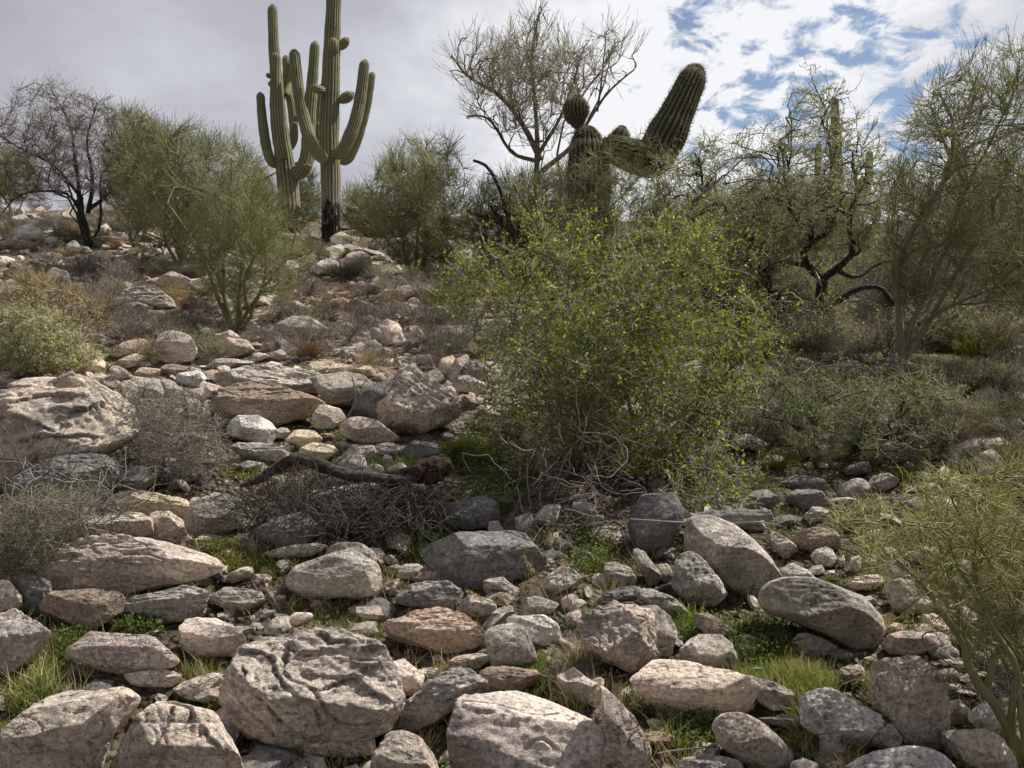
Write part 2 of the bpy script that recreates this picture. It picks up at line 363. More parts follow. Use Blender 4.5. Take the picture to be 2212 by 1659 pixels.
# ------------------------------------------------------------------ rocks
import bmesh
_ICO = {}
def ico(n):
    if n not in _ICO:
        bm = bmesh.new(); bmesh.ops.create_icosphere(bm, subdivisions=n, radius=1)
        V = np.array([v.co[:] for v in bm.verts]); F = np.array([[v.index for v in f.verts] for f in bm.faces]); bm.free(); _ICO[n] = (V, F)
    return _ICO[n]
CROP = {'A': (0, 1106), 'B': (737, 1106), 'C': (1475, 1106), 'D': (0, 664), 'E': (737, 664), 'F': (1475, 664), 'G': (0, 332), 'H': (516, 0)}
def to_frame(c, poly):
    P = np.array(poly, float)
    if c == 'Z': return P
    return P / 3 + np.array(CROP[c])
def polar(poly, cx, cy, aspect):
    "radius of the outline around its centre for 256 directions (units of the half box)"
    hw, hh = aspect
    Q = (poly - [cx, cy]) / [hw, -hh]
    th = np.linspace(-math.pi, math.pi, 257)[:-1]; r = np.zeros(256)
    n = len(Q)
    for i in range(n):
        a = Q[i]; b = Q[(i + 1) % n]
        d = np.stack([np.cos(th), np.sin(th)], -1); e = b - a
        den = d[:, 0] * e[1] - d[:, 1] * e[0]; den = np.where(abs(den) < 1e-9, 1e-9, den)
        t = (a[0] * e[1] - a[1] * e[0]) / den; s = (a[0] * d[:, 1] - a[1] * d[:, 0]) / den
        ok = (t > 0) & (s >= -1e-6) & (s <= 1 + 1e-6)
        r = np.where(ok & (t > r), t, r)
    r = np.where(r <= .05, .5, r)
    k = np.array([.12, .2, .36, .2, .12]) if n > 3 else np.ones(1)
    return sum(w * np.roll(r, (j - 2) * 3) for j, w in enumerate(k))
STY = {'Q': (2.3, 0, .03, .0, .003, 0),   # profile exponent, planes, low noise, strata, crag, cracks
 'R': (2.7, 5, .035, .0, .004, 1), 'B': (4.0, 7, .025, .004, .004, 2), 'S': (3.0, 4, .04, .028, .015, 3),
 'C': (3.0, 7, .05, .02, -.045, 4), 'L': (2.6, 4, .05, .032, .025, 2), 'F': (3.0, 3, .05, .02, .008, 1)}
def rock_verts(poly_fn, V, sty, seed, T, strata_dir, under=0.0, tpo=None, cracks=None):
    rng = np.random.RandomState(seed); ex, npl, lo, st, cr, nck = STY[sty]
    r = np.hypot(V[:, 0], V[:, 1]); th = np.arctan2(V[:, 1], V[:, 0]); w = V[:, 2]
    # redistribute so the profile is flatter
    rr = np.clip(r, 0, 1)
    prof = (1 - rr ** ex) ** (1 / ex) * np.sign(w) * np.where(rr < .999, 1, 0)
    rad = np.interp(th, np.linspace(-math.pi, math.pi, 257), np.append(poly_fn, poly_fn[0]))
    nrp = np.stack([np.cos(th) * rad * rr, np.sin(th) * rad * rr], -1)
    u, v = nrp[:, 0], nrp[:, 1]
    front = w > 0
    f = prof.copy()
    def clamp(f, m, lim):
        g = np.where(m, np.minimum(f, lim), f); return .95 * g + .05 * f
    # lit top shoulder, front face, then random chips
    tp = rng.uniform(-.55, .3) if tpo is None else tpo; ts = rng.uniform(.78, .95) / (1 - tp)
    if sty == 'Q': ts *= .6
    f = clamp(f, front, .92 - ts * (v - tp) + rng.uniform(-.3, .3) * u * (1 - np.abs(v)))
    f = clamp(f, front, .86 + rng.uniform(-.1, .1) + rng.uniform(-.25, .25) * u + (.35 + .5 * under) * v + .2 * under)
    for k in range(npl):
        a = rng.uniform(0, 2 * math.pi); s = rng.uniform(.5, 1.6); d = rng.uniform(.35, .75)
        f = clamp(f, front, .75 - s * ((u * math.cos(a) + v * math.sin(a)) - d) + rng.uniform(-.1, .2))
    f = np.where(front, np.maximum(f, -.15 * (1 - rr)), f)
    p = np.stack([u, v, f], -1)
    for k in range(0 if sty in 'FQ' else 3 + npl * 2):                       # fracture planes all round
        nn = norm(rng.normal(size=3) * [1, 1, 1.2]); ext = np.percentile(p @ nn, 99.5); dd = ext * rng.uniform(.74, .94)
        p = p - np.maximum(0, p @ nn - dd)[:, None] * nn * .97
    q = p * [1, 1, T] + rng.uniform(-50, 50, 3)
    disp = lo * fbm(q * 1.6, 3)
    edge = (1 - rr ** 6)
    if st:
        ca, sa = math.cos(strata_dir), math.sin(strata_dir)
        s1 = q[:, 0] * ca + q[:, 1] * sa; s2 = -q[:, 0] * sa + q[:, 1] * ca
        bend = .25 * noise(np.stack([s1 * .9, s2 * .9, q[:, 2]], -1)) + (.35 * (u * u) if sty == 'F' else 0)
        fq = 4.2 if sty == 'F' else 7 if sty == 'L' else 4.5
        qs = np.stack([s1 * 1.3, (s2 + bend) * fq, q[:, 2] * 1.3], -1)
        n = noise(qs); disp = disp + st * (n * .9) + st * .4 * noise(qs * 2.1 + 4)
        if sty == 'F':                                  # folded sheets curving round one side
            rho = np.hypot((u - .40) * 1.0, (v - .30) * 1.2); ph = rho * 2.3 + .95 * noise(q * 1.15 + 3) + .30 * noise(q * 2.6) + .10 * noise(q * 7) + .04 * noise(q * 15); fr = ph - np.floor(ph)
            disp = disp + .05 * (fr - .5) * (.3 + .6 * np.clip(noise(q * 1.7 + 8) * 2 + .5, 0, 1)) - .012 * np.exp(-(fr / .05) ** 2) + .022 * fbm(q * 5, 4, .6)
            cx2 = noise(q * 1.4 + 40); disp = disp - .012 * np.exp(-(cx2 / .035) ** 2)
        else:                                           # bedding ledges
            ph = (s2 + bend * 1.3) * (3.4 if sty == 'L' else 2.2) + .25 * noise(q * 3); fr = ph - np.floor(ph)
            m = .5 + .5 * np.clip(noise(q * .8 + 5) * 3, -1, 1)
            disp = disp + (st * .9 * (fr - .5) - st * .8 * np.exp(-(fr / .10) ** 2)) * m
        if sty == 'L':
            qs2 = qs * [1, .42, 1] + 31
            disp = disp - st * 1.1 * np.exp(-(noise(qs2) / .06) ** 2)
    c = 1 - np.abs(fbm(q * 3.2 + 9, 3)); disp = disp + cr * (c - .8) * 1.6 + (.02 * np.abs(noise(q * 5.5)) if cr < 0 else 0)
    for k in range(nck):
        n = noise(q * rng.uniform(.9, 1.8) + rng.uniform(0, 90, 3)); m = noise(q * 1.3 + rng.uniform(0, 90, 3)) > -.1
        disp = disp - np.where(m, .04 * np.exp(-(n / .018) ** 2), 0)
    disp = disp + (.010 if sty in 'BRQ' else .018) * fbm(q * 8, 4, .65)
    if cracks:
        wu = np.stack([u + .05 * noise(q * 3) + .018 * noise(q * 11), v + .05 * noise(q * 3 + 20) + .018 * noise(q * 11 + 7)], -1)
        CRK_ = np.zeros(len(u))
        for k_, line in enumerate(cracks):
            dm = np.full(len(u), 9.0); side = np.zeros(len(u))
            for a_, b_ in zip(line[:-1], line[1:]):
                e = b_ - a_; t_ = np.clip(((wu - a_) @ e) / (e @ e + 1e-9), 0, 1); dv = wu - a_ - t_[:, None] * e; dl = np.hypot(dv[:, 0], dv[:, 1])
                cr_ = (e[0] * dv[:, 1] - e[1] * dv[:, 0]); side = np.where(dl < dm, np.sign(cr_), side); dm = np.minimum(dm, dl)
            wd = .016 + .012 * noise(q * 4 + k_ * 5); CRK_ = np.maximum(CRK_, np.where(w > 0, np.exp(-(dm / .014) ** 2), 0))
            disp = disp - np.where(w > 0, .10 * np.exp(-(dm / np.maximum(wd, .009)) ** 2) * (.35 + .65 * np.clip(noise(q * 2 + 60) * 2.5 + .7, 0, 1)) - .05 * (side > 0) * np.exp(-(dm / .11) ** 2), 0)
    global CRK
    CRK = np.zeros(len(u)) if not cracks else CRK_
    dirn = norm(np.stack([u * .6 * rr ** 2, v * .6 * rr ** 2, f + .15 * np.sign(w)], -1))
    return p, disp[:, None] * dirn
HAND = []      # (x0,x1,y0,y1) frame boxes
LAND = []      # (x,y,name)
ROCK_OBJS = []
def rock(c, sty, col, poly, label=None, lm=None, T=None, sd=0.0, under=0.0, res=None, dy=0.0, tp=None, cracks=None):
    ck = None
    P = to_frame(c, poly); P = P.mean(0) + (P - P.mean(0)) * 1.115; x0, y0 = P.min(0); x1, y1 = P.max(0)
    cx, cy = (x0 + x1) / 2, (y0 + y1) / 2; hw, hh = (x1 - x0) / 2, (y1 - y0) / 2
    cyr = cy
    if cracks: ck = [(to_frame(c, k) - [cx, cy]) / [hw, -hh] for k in cracks]
    r = polar(P, cx, cy, (hw, hh))
    d = gd(cx, y1 - .07 * (y1 - y0) + dy)
    s = PXM(d); R = math.sqrt(hw * hh)
    size = max(hw, hh)
    n = res or (6 if size > 85 else 5 if size > 26 else 4 if size > 9 else 3)
    V, F = ico(n)
    seed = int(cx * 13 + cy * 7) & 0xffff
    Tm = (T or {'Q': 1.0, 'R': .95, 'B': .9, 'S': .85, 'C': .9, 'L': .9, 'F': .85}[sty]) * (R * .55 + min(hw, hh) * .45)
    p, disp = rock_verts(r, V, sty, seed, Tm / R, sd, under, tp, ck)
    D0 = dirs([cx], [cy])[0]; d0 = d + Tm * s * .12
    su = hw * s + disp[:, 0] * 0; sv = hh * s
    off = (p[:, 0] * hw)[:, None] * RT * s + (p[:, 1] * hh)[:, None] * UPV * s
    axis = -norm(D0); axis = norm(axis + np.array([0, 0, .12]))
    off = off * (d0 / d) + (p[:, 2] * Tm * s)[:, None] * axis
    off = off + R * s * (disp[:, 0:1] * RT + disp[:, 1:2] * UPV + disp[:, 2:3] * axis)
    C0 = CAM + d0 * D0
    Wp = C0 + off
    # pull edge of outline back along its own sight line spread so the form keeps its shape from the side too
    o = link('boulder' if size > 45 else 'stone', None) if False else None
    loc = np.array([C0[0], C0[1], Wp[:, 2].min()])
    me = mesh('rock', Wp - loc, None, F, mat=ROCK[col], attrs={'crevice': CRK} if cracks else None)
    o = link('boulder' if size > 45 else 'stone', me, loc=loc)
    HAND.append((x0, x1, y0, y1)); ROCK_OBJS.append((o, cx, cy, size, col, sty, label))
    if lm: LAND.append((cx, cy, lm))
    return o
RK = [
# foreground, left
('A','S','t',[(175,385),(240,270),(400,200),(570,155),(900,175),(1180,215),(1350,290),(1390,350),(1330,410),(1000,480),(800,530),(500,520),(300,490)],'long low tan slab with a black shaded underside, overhanging a brown block','long tan overhanging slab',dict(under=1.0,sd=.05)),
('A','B','b',[(290,600),(350,530),(600,510),(760,520),(820,590),(770,680),(700,760),(560,770),(290,690)],'brown rounded block wedged under the long tan overhanging slab','brown block under the slab'),
('A','L','l',[(780,620),(880,560),(1200,490),(1330,530),(1300,640),(1180,710),(1000,720),(800,680)],'flat grey flaky stone right of the brown block under the slab',None,dict(sd=.2)),
('A','L','g',[(1360,560),(1480,490),(1680,510),(1710,600),(1600,650),(1450,640)],'small grey striped oval stone left of the two-lobed grey boulder'),
('A','L','p',[(-40,690),(100,635),(240,700),(340,700),(345,770),(200,950),(60,1050),(-40,1055),(-90,900)],'tilted pinkish grey slab cut by the left edge of the photo','tilted slab at the left edge',dict(sd=.8)),
('A','B','p',[(1175,740),(1260,660),(1350,670),(1500,740),(1580,830),(1560,920),(1400,960),(1220,900)],'pinkish lump of a boulder just up-left of the folded boulder','pinkish lump above the folded boulder'),
('A','B','p',[(435,900),(530,780),(850,790),(1150,880),(1100,1000),(800,1060),(600,1000),(450,950)],'squared pinkish block with flat bright top behind the two bottom left boulders','squared pinkish block'),
('A','B','t',[(-100,1900),(-60,1560),(100,1400),(230,1280),(380,1130),(600,1075),(830,1100),(890,1200),(860,1290),(740,1380),(690,1500),(640,1659),(560,1900)],'huge tan granite boulder filling the bottom left corner','corner granite boulder',dict(tp=.05)),
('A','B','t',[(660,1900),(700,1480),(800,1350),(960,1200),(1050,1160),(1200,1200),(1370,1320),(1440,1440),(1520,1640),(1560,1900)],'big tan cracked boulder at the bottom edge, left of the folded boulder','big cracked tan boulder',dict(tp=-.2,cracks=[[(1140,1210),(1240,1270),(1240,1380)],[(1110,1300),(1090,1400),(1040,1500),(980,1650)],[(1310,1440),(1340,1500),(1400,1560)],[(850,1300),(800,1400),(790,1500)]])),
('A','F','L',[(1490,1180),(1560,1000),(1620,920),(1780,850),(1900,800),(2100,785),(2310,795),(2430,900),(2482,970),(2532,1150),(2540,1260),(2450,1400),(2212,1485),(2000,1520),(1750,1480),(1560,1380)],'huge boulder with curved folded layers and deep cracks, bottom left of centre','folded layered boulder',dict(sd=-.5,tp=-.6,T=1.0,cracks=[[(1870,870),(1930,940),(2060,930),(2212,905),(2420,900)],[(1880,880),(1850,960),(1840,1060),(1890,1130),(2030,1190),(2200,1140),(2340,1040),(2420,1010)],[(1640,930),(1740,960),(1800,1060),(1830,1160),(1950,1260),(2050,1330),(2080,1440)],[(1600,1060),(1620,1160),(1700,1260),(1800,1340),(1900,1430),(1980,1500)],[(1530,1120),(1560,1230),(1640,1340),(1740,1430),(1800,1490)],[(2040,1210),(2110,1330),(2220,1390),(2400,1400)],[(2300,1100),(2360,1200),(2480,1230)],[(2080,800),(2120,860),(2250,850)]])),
('A','L','t',[(1900,1500),(2212,1450),(2480,1440),(2460,1540),(2300,1600),(2000,1590)],'thin tan ledge of rock showing under the folded boulder'),
('A','B','p',[(1380,1290),(1500,1265),(1540,1400),(1560,1500),(1450,1500),(1390,1380)],'small upright stone between the cracked tan boulder and the folded boulder'),
('A','B','p',[(1110,1140),(1430,1030),(1460,1060),(1320,1230),(1220,1210)],'slanting pale stone directly above the big cracked tan boulder'),
('A','R','t',[(-60,450),(60,460),(130,520),(140,620),(0,690),(-60,700)],'round tan stone cut by the left edge above the tilted slab'),
('A','C','d',[(110,410),(170,400),(350,470),(300,680),(180,690),(120,560)],'rough dark rock in shade at the left end of the overhanging slab'),
('A','L','p',[(820,1060),(1050,1020),(1170,1060),(1100,1150),(880,1140)],'flaky pinkish stone below the squared pinkish block'),
('A','S','g',[(1720,270),(1900,220),(2080,205),(2150,230),(2050,280),(1850,310)],'flat grey stone behind the two-lobed grey boulder'),
('A','L','d',[(1540,160),(1620,170),(1720,240),(1680,280),(1580,260)],'dark ribbed stone in the moss right of the overhanging slab'),
# foreground, centre
('B','B','d',[(560,300),(590,180),(720,130),(900,125),(1150,150),(1270,300),(1280,400),(1180,450),(950,490),(760,490),(620,400)],'large flat-faced dark grey boulder in the shade of the big green bush','shaded dark boulder',dict(sd=.1)),
('B','R','g',[(-330,430),(-250,330),(-100,250),(60,260),(215,350),(240,450),(200,540),(0,570),(-200,550),(-320,490)],'grey domed boulder with a round cap stone on its upper right','two-lobed grey boulder'),
('B','Q','g',[(-100,300),(-60,230),(0,205),(120,210),(210,270),(215,340),(150,385),(0,370)],'round grey cap stone on top of the grey domed boulder'),
('B','S','o',[(300,750),(380,660),(470,615),(640,620),(760,670),(890,740),(950,820),(900,900),(760,920),(560,900),(380,860)],'almond-shaped orange boulder with fine layers, centre foreground','orange almond boulder',dict(under=.4,T=.9)),
('B','C','d',[(365,560),(450,480),(560,440),(680,460),(785,520),(770,580),(680,640),(500,610),(400,600)],'dark grey oval stone just above the orange almond boulder'),
('B','R','g',[(340,400),(420,340),(540,340),(560,390),(450,440),(370,430)],'smooth lavender grey stone left of the shaded dark boulder'),
('B','R','b',[(440,430),(500,380),(620,390),(655,430),(600,470),(480,480)],'smooth brownish stone touching the lower left of the shaded dark boulder'),
('B','R','b',[(290,370),(350,335),(390,350),(370,420),(300,410)],'small round brown stone right of the cap stone'),
('B','L','g',[(750,600),(820,540),(930,560),(1010,600),(990,670),(850,680),(760,640)],'grey layered stone half hidden above the right end of the orange boulder'),
('B','C','w',[(1060,700),(1150,670),(1290,670),(1400,740),(1410,840),(1360,880),(1220,840),(1130,740)],'black and white mottled stone left of the dead grass tuft'),
('B','B','g',[(930,830),(1000,720),(1060,700),(1180,770),(1230,880),(1280,1020),(1200,1040),(1000,1000),(900,920)],'tall grey wedge of rock right of the orange almond boulder','grey wedge'),
('B','L','t',[(710,970),(760,930),(930,910),(960,960),(870,1020),(780,1030)],'thin layered tan stone tucked below the orange almond boulder'),
('B','L','b',[(880,1060),(950,1010),(1080,1000),(1240,1030),(1330,1090),(1310,1130),(1000,1175),(950,1160)],'low dark layered stone just above the huge flat-faced boulder'),
('B','B','p',[(210,1020),(270,975),(390,950),(440,1000),(500,1050),(570,1100),(500,1180),(400,1240),(290,1180),(210,1100)],'angular pinkish rock touching the right side of the folded boulder'),
('B','L','g',[(460,1020),(600,1010),(680,1040),(640,1090),(560,1100),(480,1050)],'flat grey stone behind the leaning striped stone'),
('B','L','l',[(395,1430),(390,1380),(440,1240),(560,1130),(720,1025),(830,1060),(940,1140),(940,1180),(780,1220),(650,1330),(560,1400),(480,1440)],'leaning brown-grey striped stone between the folded boulder and the flat-faced one','leaning striped stone',dict(sd=.65)),
('B','B','p',[(650,1400),(660,1330),(760,1250),(840,1205),(1150,1150),(1350,1135),(1470,1170),(1560,1260),(1620,1400),(1700,1520),(1800,1700),(1840,1900),(760,1900),(680,1620)],'huge flat-faced pale granite boulder at the bottom centre','flat-faced granite boulder',dict(under=-.6,T=.8,tp=-.7)),
('B','R','t',[(190,1850),(220,1600),(290,1440),(400,1430),(520,1490),(600,1580),(660,1680),(680,1850)],'domed tan boulder at the bottom edge under the leaning striped stone'),
('B','B','y',[(1600,1150),(1640,1075),(1700,1090),(1690,1200),(1660,1270),(1600,1230)],'small yellowish stone leaning behind the upright fin of rock'),
('B','B','t',[(1680,1120),(1720,1100),(1830,1200),(1900,1350),(1970,1480),(2010,1600),(2030,1850),(1800,1850),(1700,1460),(1675,1250)],'tall thin upright fin of tan rock at the bottom right of centre','upright fin of rock',dict(T=1.0,sd=1.4)),
('B','C','t',[(1560,740),(1640,640),(1740,580),(1900,580),(2000,640),(2060,780),(2100,900),(2090,960),(1950,970),(1880,1050),(1740,1020),(1620,900)],'round pale tan boulder behind the dead grass tuft','round pale tan boulder',dict(tp=-.5)),
('B','R','g',[(1880,590),(2020,600),(2130,690),(2185,830),(2160,930),(2090,960),(1950,850)],'grey boulder pressed against the back of the round pale tan boulder'),
('B','L','d',[(1640,640),(1680,560),(1780,500),(1900,485),(1990,510),(1900,570),(1740,580)],'dark arched rock showing above the round pale tan boulder'),
('B','L','l',[(1890,520),(2000,500),(2150,560),(2230,640),(2200,700),(2080,650),(1950,580)],'mottled grey rock up-right of the round pale tan boulder'),
('B','L','g',[(1690,340),(1750,320),(1870,370),(1920,460),(1800,490),(1710,410)],'dark oval rock among clover under the right side of the big bush'),
('B','B','g',[(1890,240),(1960,260),(2060,390),(2080,490),(2000,480),(1920,340)],'narrow tilted rock below the round shaded boulder'),
('B','R','g',[(2040,350),(2120,340),(2150,400),(2120,470),(2060,440)],'small smooth grey stone right of the narrow tilted rock'),
('B','Q','d',[(1870,100),(1900,0),(1950,-90),(2150,-100),(2210,0),(2190,100),(2120,230),(2000,275),(1910,220)],'egg-shaped dark grey boulder in shade under the right side of the big bush','egg-shaped shaded boulder'),
('B','C','g',[(1300,440),(1400,360),(1480,370),(1550,430),(1490,500),(1380,540),(1300,510)],'jagged pale rock right of the shaded dark boulder'),
('B','B','d',[(1380,180),(1450,180),(1500,230),(1440,270),(1380,250)],'small dark stone under the tangled roots of the big bush'),
('B','B','g',[(1150,560),(1250,540),(1400,600),(1380,680),(1200,660)],'half-buried grey stone under dry grass left of the seed stalks'),
('B','B','k',[(1880,1050),(1950,975),(2080,955),(2300,960),(2460,990),(2600,1060),(2700,1180),(2700,1320),(2500,1330),(2260,1340),(2080,1270),(1960,1170)],'long pinkish orange boulder below the round pale tan boulder','long pinkish orange boulder',dict(under=.4,tp=-.3)),
# foreground, right
('C','C','g',[(400,1060),(560,1110),(690,1160),(740,1240),(720,1300),(600,1290),(500,1230),(430,1150)],'rough grey rock at the right end of the long pinkish orange boulder'),
('C','R','g',[(0,860),(100,800),(230,800),(310,860),(350,960),(300,1010),(150,1000),(0,960)],'rounded mottled grey stone right above the long pinkish orange boulder'),
('C','B','b',[(70,660),(120,640),(200,680),(300,760),(390,830),(300,850),(160,800),(80,720)],'slanting reddish brown rock in the shade left of the grass'),
('C','Q','g',[(40,230),(60,60),(200,50),(350,120),(450,200),(560,320),(640,450),(610,510),(450,540),(300,490),(150,370)],'large smooth grey boulder leaning down to the right beneath the grey log','leaning smooth grey boulder',dict(under=.5)),
('C','L','l',[(-40,330),(60,270),(130,330),(220,430),(290,540),(240,640),(140,620),(30,560),(-60,480)],'upright cracked grey rock left of the leaning smooth boulder','upright cracked grey rock',dict(sd=1.2)),
('C','Q','g',[(515,580),(560,500),(680,445),(860,455),(1000,505),(1150,565),(1250,670),(1280,760),(1210,880),(1100,880),(950,800),(700,690),(560,640)],'large smooth oval grey boulder lying above the green grass, right foreground','smooth oval grey boulder',dict(under=.6,T=1.05)),
('C','B','w',[(620,380),(700,340),(800,370),(880,440),(890,500),(720,480),(680,480)],'pale flat stone behind the smooth oval grey boulder'),
('C','C','g',[(830,270),(880,230),(960,240),(1000,320),(980,370),(870,350)],'knobbly grey rock up-right of the pale flat stone'),
('C','C','g',[(500,130),(600,130),(700,200),(780,280),(730,310),(640,300),(580,200)],'jagged grey rock at the right end of the grey log'),
('C','L','b',[(720,170),(800,100),(950,110),(1030,170),(1000,230),(850,260),(740,220)],'dark brown layered rock left of the yellow-green palo verde twigs'),
('C','B','g',[(800,360),(900,345),(930,380),(910,410),(830,400)]),('C','B','w',[(910,390),(980,375),(985,400),(930,415)]),
('C','R','g',[(1000,300),(1050,290),(1050,350),(1010,360)]),('C','B','g',[(1070,370),(1100,280),(1160,290),(1150,400)]),
('C','L','t',[(1080,480),(1130,420),(1220,400),(1330,440),(1240,500),(1130,520)]),
('C','C','g',[(1310,560),(1300,480),(1420,410),(1530,490),(1500,600),(1420,650),(1340,620)],'knobbly grey boulder behind the palo verde twigs at right'),
('C','R','t',[(1140,560),(1200,540),(1260,580),(1230,610)]),('C','R','t',[(1060,520),(1110,510),(1130,540),(1080,545)]),
('C','B','g',[(1500,620),(1560,550),(1680,560),(1690,640),(1560,665)]),('C','B','g',[(1260,690),(1330,650),(1400,690),(1330,720)]),
('C','R','y',[(1310,770),(1370,720),(1450,740),(1440,790),(1340,800)]),
('C','Q','t',[(1300,870),(1340,800),(1430,780),(1620,800),(1650,870),(1500,930),(1350,920)],'rounded tan boulder just right of the smooth oval grey boulder'),
('C','B','o',[(1160,960),(1200,930),(1270,960),(1260,1000),(1180,1000)]),
('C','C','t',[(1010,1040),(1070,1000),(1170,1000),(1190,1060),(1150,1140),(1060,1080)],'small craggy stone at the left side of the craggy brown boulder'),
('C','C','t',[(1180,1010),(1280,990),(1420,940),(1540,950),(1640,1020),(1690,1130),(1700,1280),(1690,1500),(1500,1520),(1430,1460),(1350,1330),(1230,1200),(1180,1100)],'tall craggy tan-brown boulder with broken face in the right foreground','craggy brown boulder',dict(under=.4)),
('C','C','w',[(745,1250),(830,1180),(970,1155),(1100,1190),(1220,1240),(1270,1350),(1230,1490),(1140,1570),(1000,1530),(880,1440),(800,1380)],'pale lichen-spotted boulder between the grass and the craggy brown boulder','pale lichen-spotted boulder',dict(tp=-.5)),
('C','Q','t',[(205,1400),(260,1330),(380,1320),(500,1370),(620,1480),(695,1570),(680,1650),(560,1680),(400,1620),(260,1510)],'smooth oval tan stone leaning at the bottom edge, right of the upright fin','smooth oval tan stone'),
('C','C','g',[(875,1480),(920,1440),(1000,1480),(1080,1560),(1070,1640),(940,1650),(880,1590)],'small dark rough stone below the pale lichen-spotted boulder'),
('C','B','g',[(1230,1520),(1280,1360),(1360,1390),(1430,1500),(1400,1570),(1250,1560)],'smooth grey stone in the gap under the craggy brown boulder'),
('C','B','w',[(1000,1850),(1050,1659),(1150,1590),(1400,1530),(1560,1530),(1680,1590),(1770,1680),(1800,1850)],'broad pale grey boulder cut by the bottom edge at the right','broad pale grey boulder'),
('C','R','t',[(1690,1450),(1740,1400),(1900,1400),(2050,1470),(2130,1560),(2150,1659),(2000,1720),(1800,1660),(1700,1560)],'brown-grey boulder beneath the palo verde trunk in the bottom right corner'),
('C','R','t',[(1330,1350),(1400,1370),(1425,1410),(1370,1415)]),
('C','R','t',[(1700,1240),(1780,1210),(1860,1290),(1830,1370),(1720,1380)],'rounded tan stone right of the craggy brown boulder'),
('C','R','w',[(1650,960),(1720,950),(1760,980),(1700,1005)]),('C','B','w',[(1760,970),(1830,970),(1850,1020),(1780,1020)]),
('C','B','t',[(1655,1020),(1750,1010),(1810,1080),(1700,1110)]),
('C','B','p',[(680,1640),(780,1600),(870,1640),(870,1740),(700,1740)]),
('C','S','g',[(-40,1620),(150,1570),(350,1620),(420,1760),(0,1790)],'dark flat rock in shade at the bottom edge left of the smooth oval tan stone'),
('C','R','t',[(2060,1290),(2150,1250),(2260,1300),(2260,1410),(2100,1400)]),('C','R','o',[(1840,1110),(1900,1105),(1960,1150),(1950,1200),(1860,1170)]),
('C','B','p',[(2020,1220),(2100,1200),(2150,1240),(2060,1290)]),
('C','B','w',[(1860,1230),(1960,1210),(2080,1330),(2080,1470),(1960,1440),(1860,1380)],'pale angular stone behind the palo verde trunk at right'),
# middle, left
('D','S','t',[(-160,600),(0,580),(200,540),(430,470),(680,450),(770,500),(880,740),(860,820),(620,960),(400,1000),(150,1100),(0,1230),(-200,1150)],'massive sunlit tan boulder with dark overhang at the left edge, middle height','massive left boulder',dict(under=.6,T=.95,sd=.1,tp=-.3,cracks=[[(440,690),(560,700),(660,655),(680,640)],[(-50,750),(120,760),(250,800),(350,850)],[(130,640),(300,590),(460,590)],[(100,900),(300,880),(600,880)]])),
('D','S','d',[(20,1230),(120,1110),(300,1010),(500,965),(700,980),(760,1050),(700,1150),(500,1200),(200,1300),(30,1310)],'dark grey humped rock in the shade below the massive left boulder','dark humped rock'),
('D','R','d',[(700,1130),(820,1040),(960,1030),(1020,1090),(950,1200),(740,1230)],'dark rock beneath the stems of the leafless grey shrub'),
('D','C','y',[(700,1260),(800,1200),(950,1180),(1100,1200),(1190,1260),(1210,1330),(1100,1380),(900,1360),(720,1330)],'rough yellow-tan boulder behind the upright tan stone'),
('D','B','t',[(950,1390),(1010,1310),(1080,1300),(1170,1370),(1205,1480),(1190,1540),(1050,1520),(960,1470)],'upright tan stone standing at the back of the long overhanging slab','upright tan stone'),
('D','R','g',[(1190,1390),(1260,1280),(1400,1205),(1560,1210),(1640,1260),(1650,1430),(1450,1450),(1250,1490)],'brown-grey domed boulder left of the dead brush pile','brown-grey domed boulder'),
('D','B','d',[(1650,1460),(1800,1370),(1950,1330),(2080,1450),(1950,1550),(1700,1550)],'dark rock beneath the dead brush pile'),
('D','S','t',[(330,1540),(400,1440),(600,1380),(850,1340),(960,1370),(960,1500),(700,1510),(450,1540)],'flat layered ledge with twigs over it, behind the overhanging slab'),
('D','L','g',[(1400,450),(1510,352),(1750,375),(2040,430),(2060,530),(1900,600),(1600,520),(1480,520)],'long grey ledge running across above the brown-grey sloping slab','long grey ledge',dict(sd=-.12)),
('D','S','b',[(1400,600),(1480,500),(1700,490),(1900,560),(2075,620),(2000,730),(1800,790),(1600,770),(1470,720),(1380,660)],'wide brown-grey sloping slab above the small white-topped stone','brown-grey sloping slab'),
('E','B','g',[(-190,430),(0,425),(100,435),(190,490),(140,560),(60,660),(-100,620),(-180,540)],'grey shaded block between the long ledge and the big tilted boulder'),
('E','B','d',[(60,660),(100,600),(140,540),(280,470),(300,600),(260,740),(120,730)],'dark triangular rock leaning against the big tilted boulder'),
('E','S','t',[(285,430),(400,385),(470,410),(630,520),(720,560),(740,650),(765,760),(720,830),(560,840),(360,790),(260,720),(250,620),(330,600),(290,540)],'big tilted light tan boulder with slanting flat face left of the green bush','big tilted tan boulder',dict(under=-.3,T=.85,sd=-.6,tp=-.8)),
('E','Q','t',[(10,770),(50,730),(120,715),(230,740),(370,850),(300,880),(120,880),(20,820)],'smooth brown oval boulder at the foot of the big tilted boulder','smooth brown oval boulder'),
('D','R','w',[(1480,790),(1520,710),(1620,695),(1740,740),(1790,810),(1760,890),(1600,860),(1500,830)],'white-topped oval stone with dark base in front of the sloping slab','white-topped oval stone'),
('D','R','y',[(1860,860),(1920,790),(2050,810),(2115,870),(2080,910),(1920,910)],'yellowish rounded stone, upper one of a touching pair'),
('D','R','y',[(1930,930),(2030,880),(2150,900),(2200,955),(2130,1000),(1950,980)],'yellowish rounded stone, lower one of a touching pair','lower yellowish stone'),
('D','R','t',[(2030,700),(2090,625),(2180,640),(2235,720),(2150,790),(2040,780)],'rounded tan stone right of the sloping slab'),
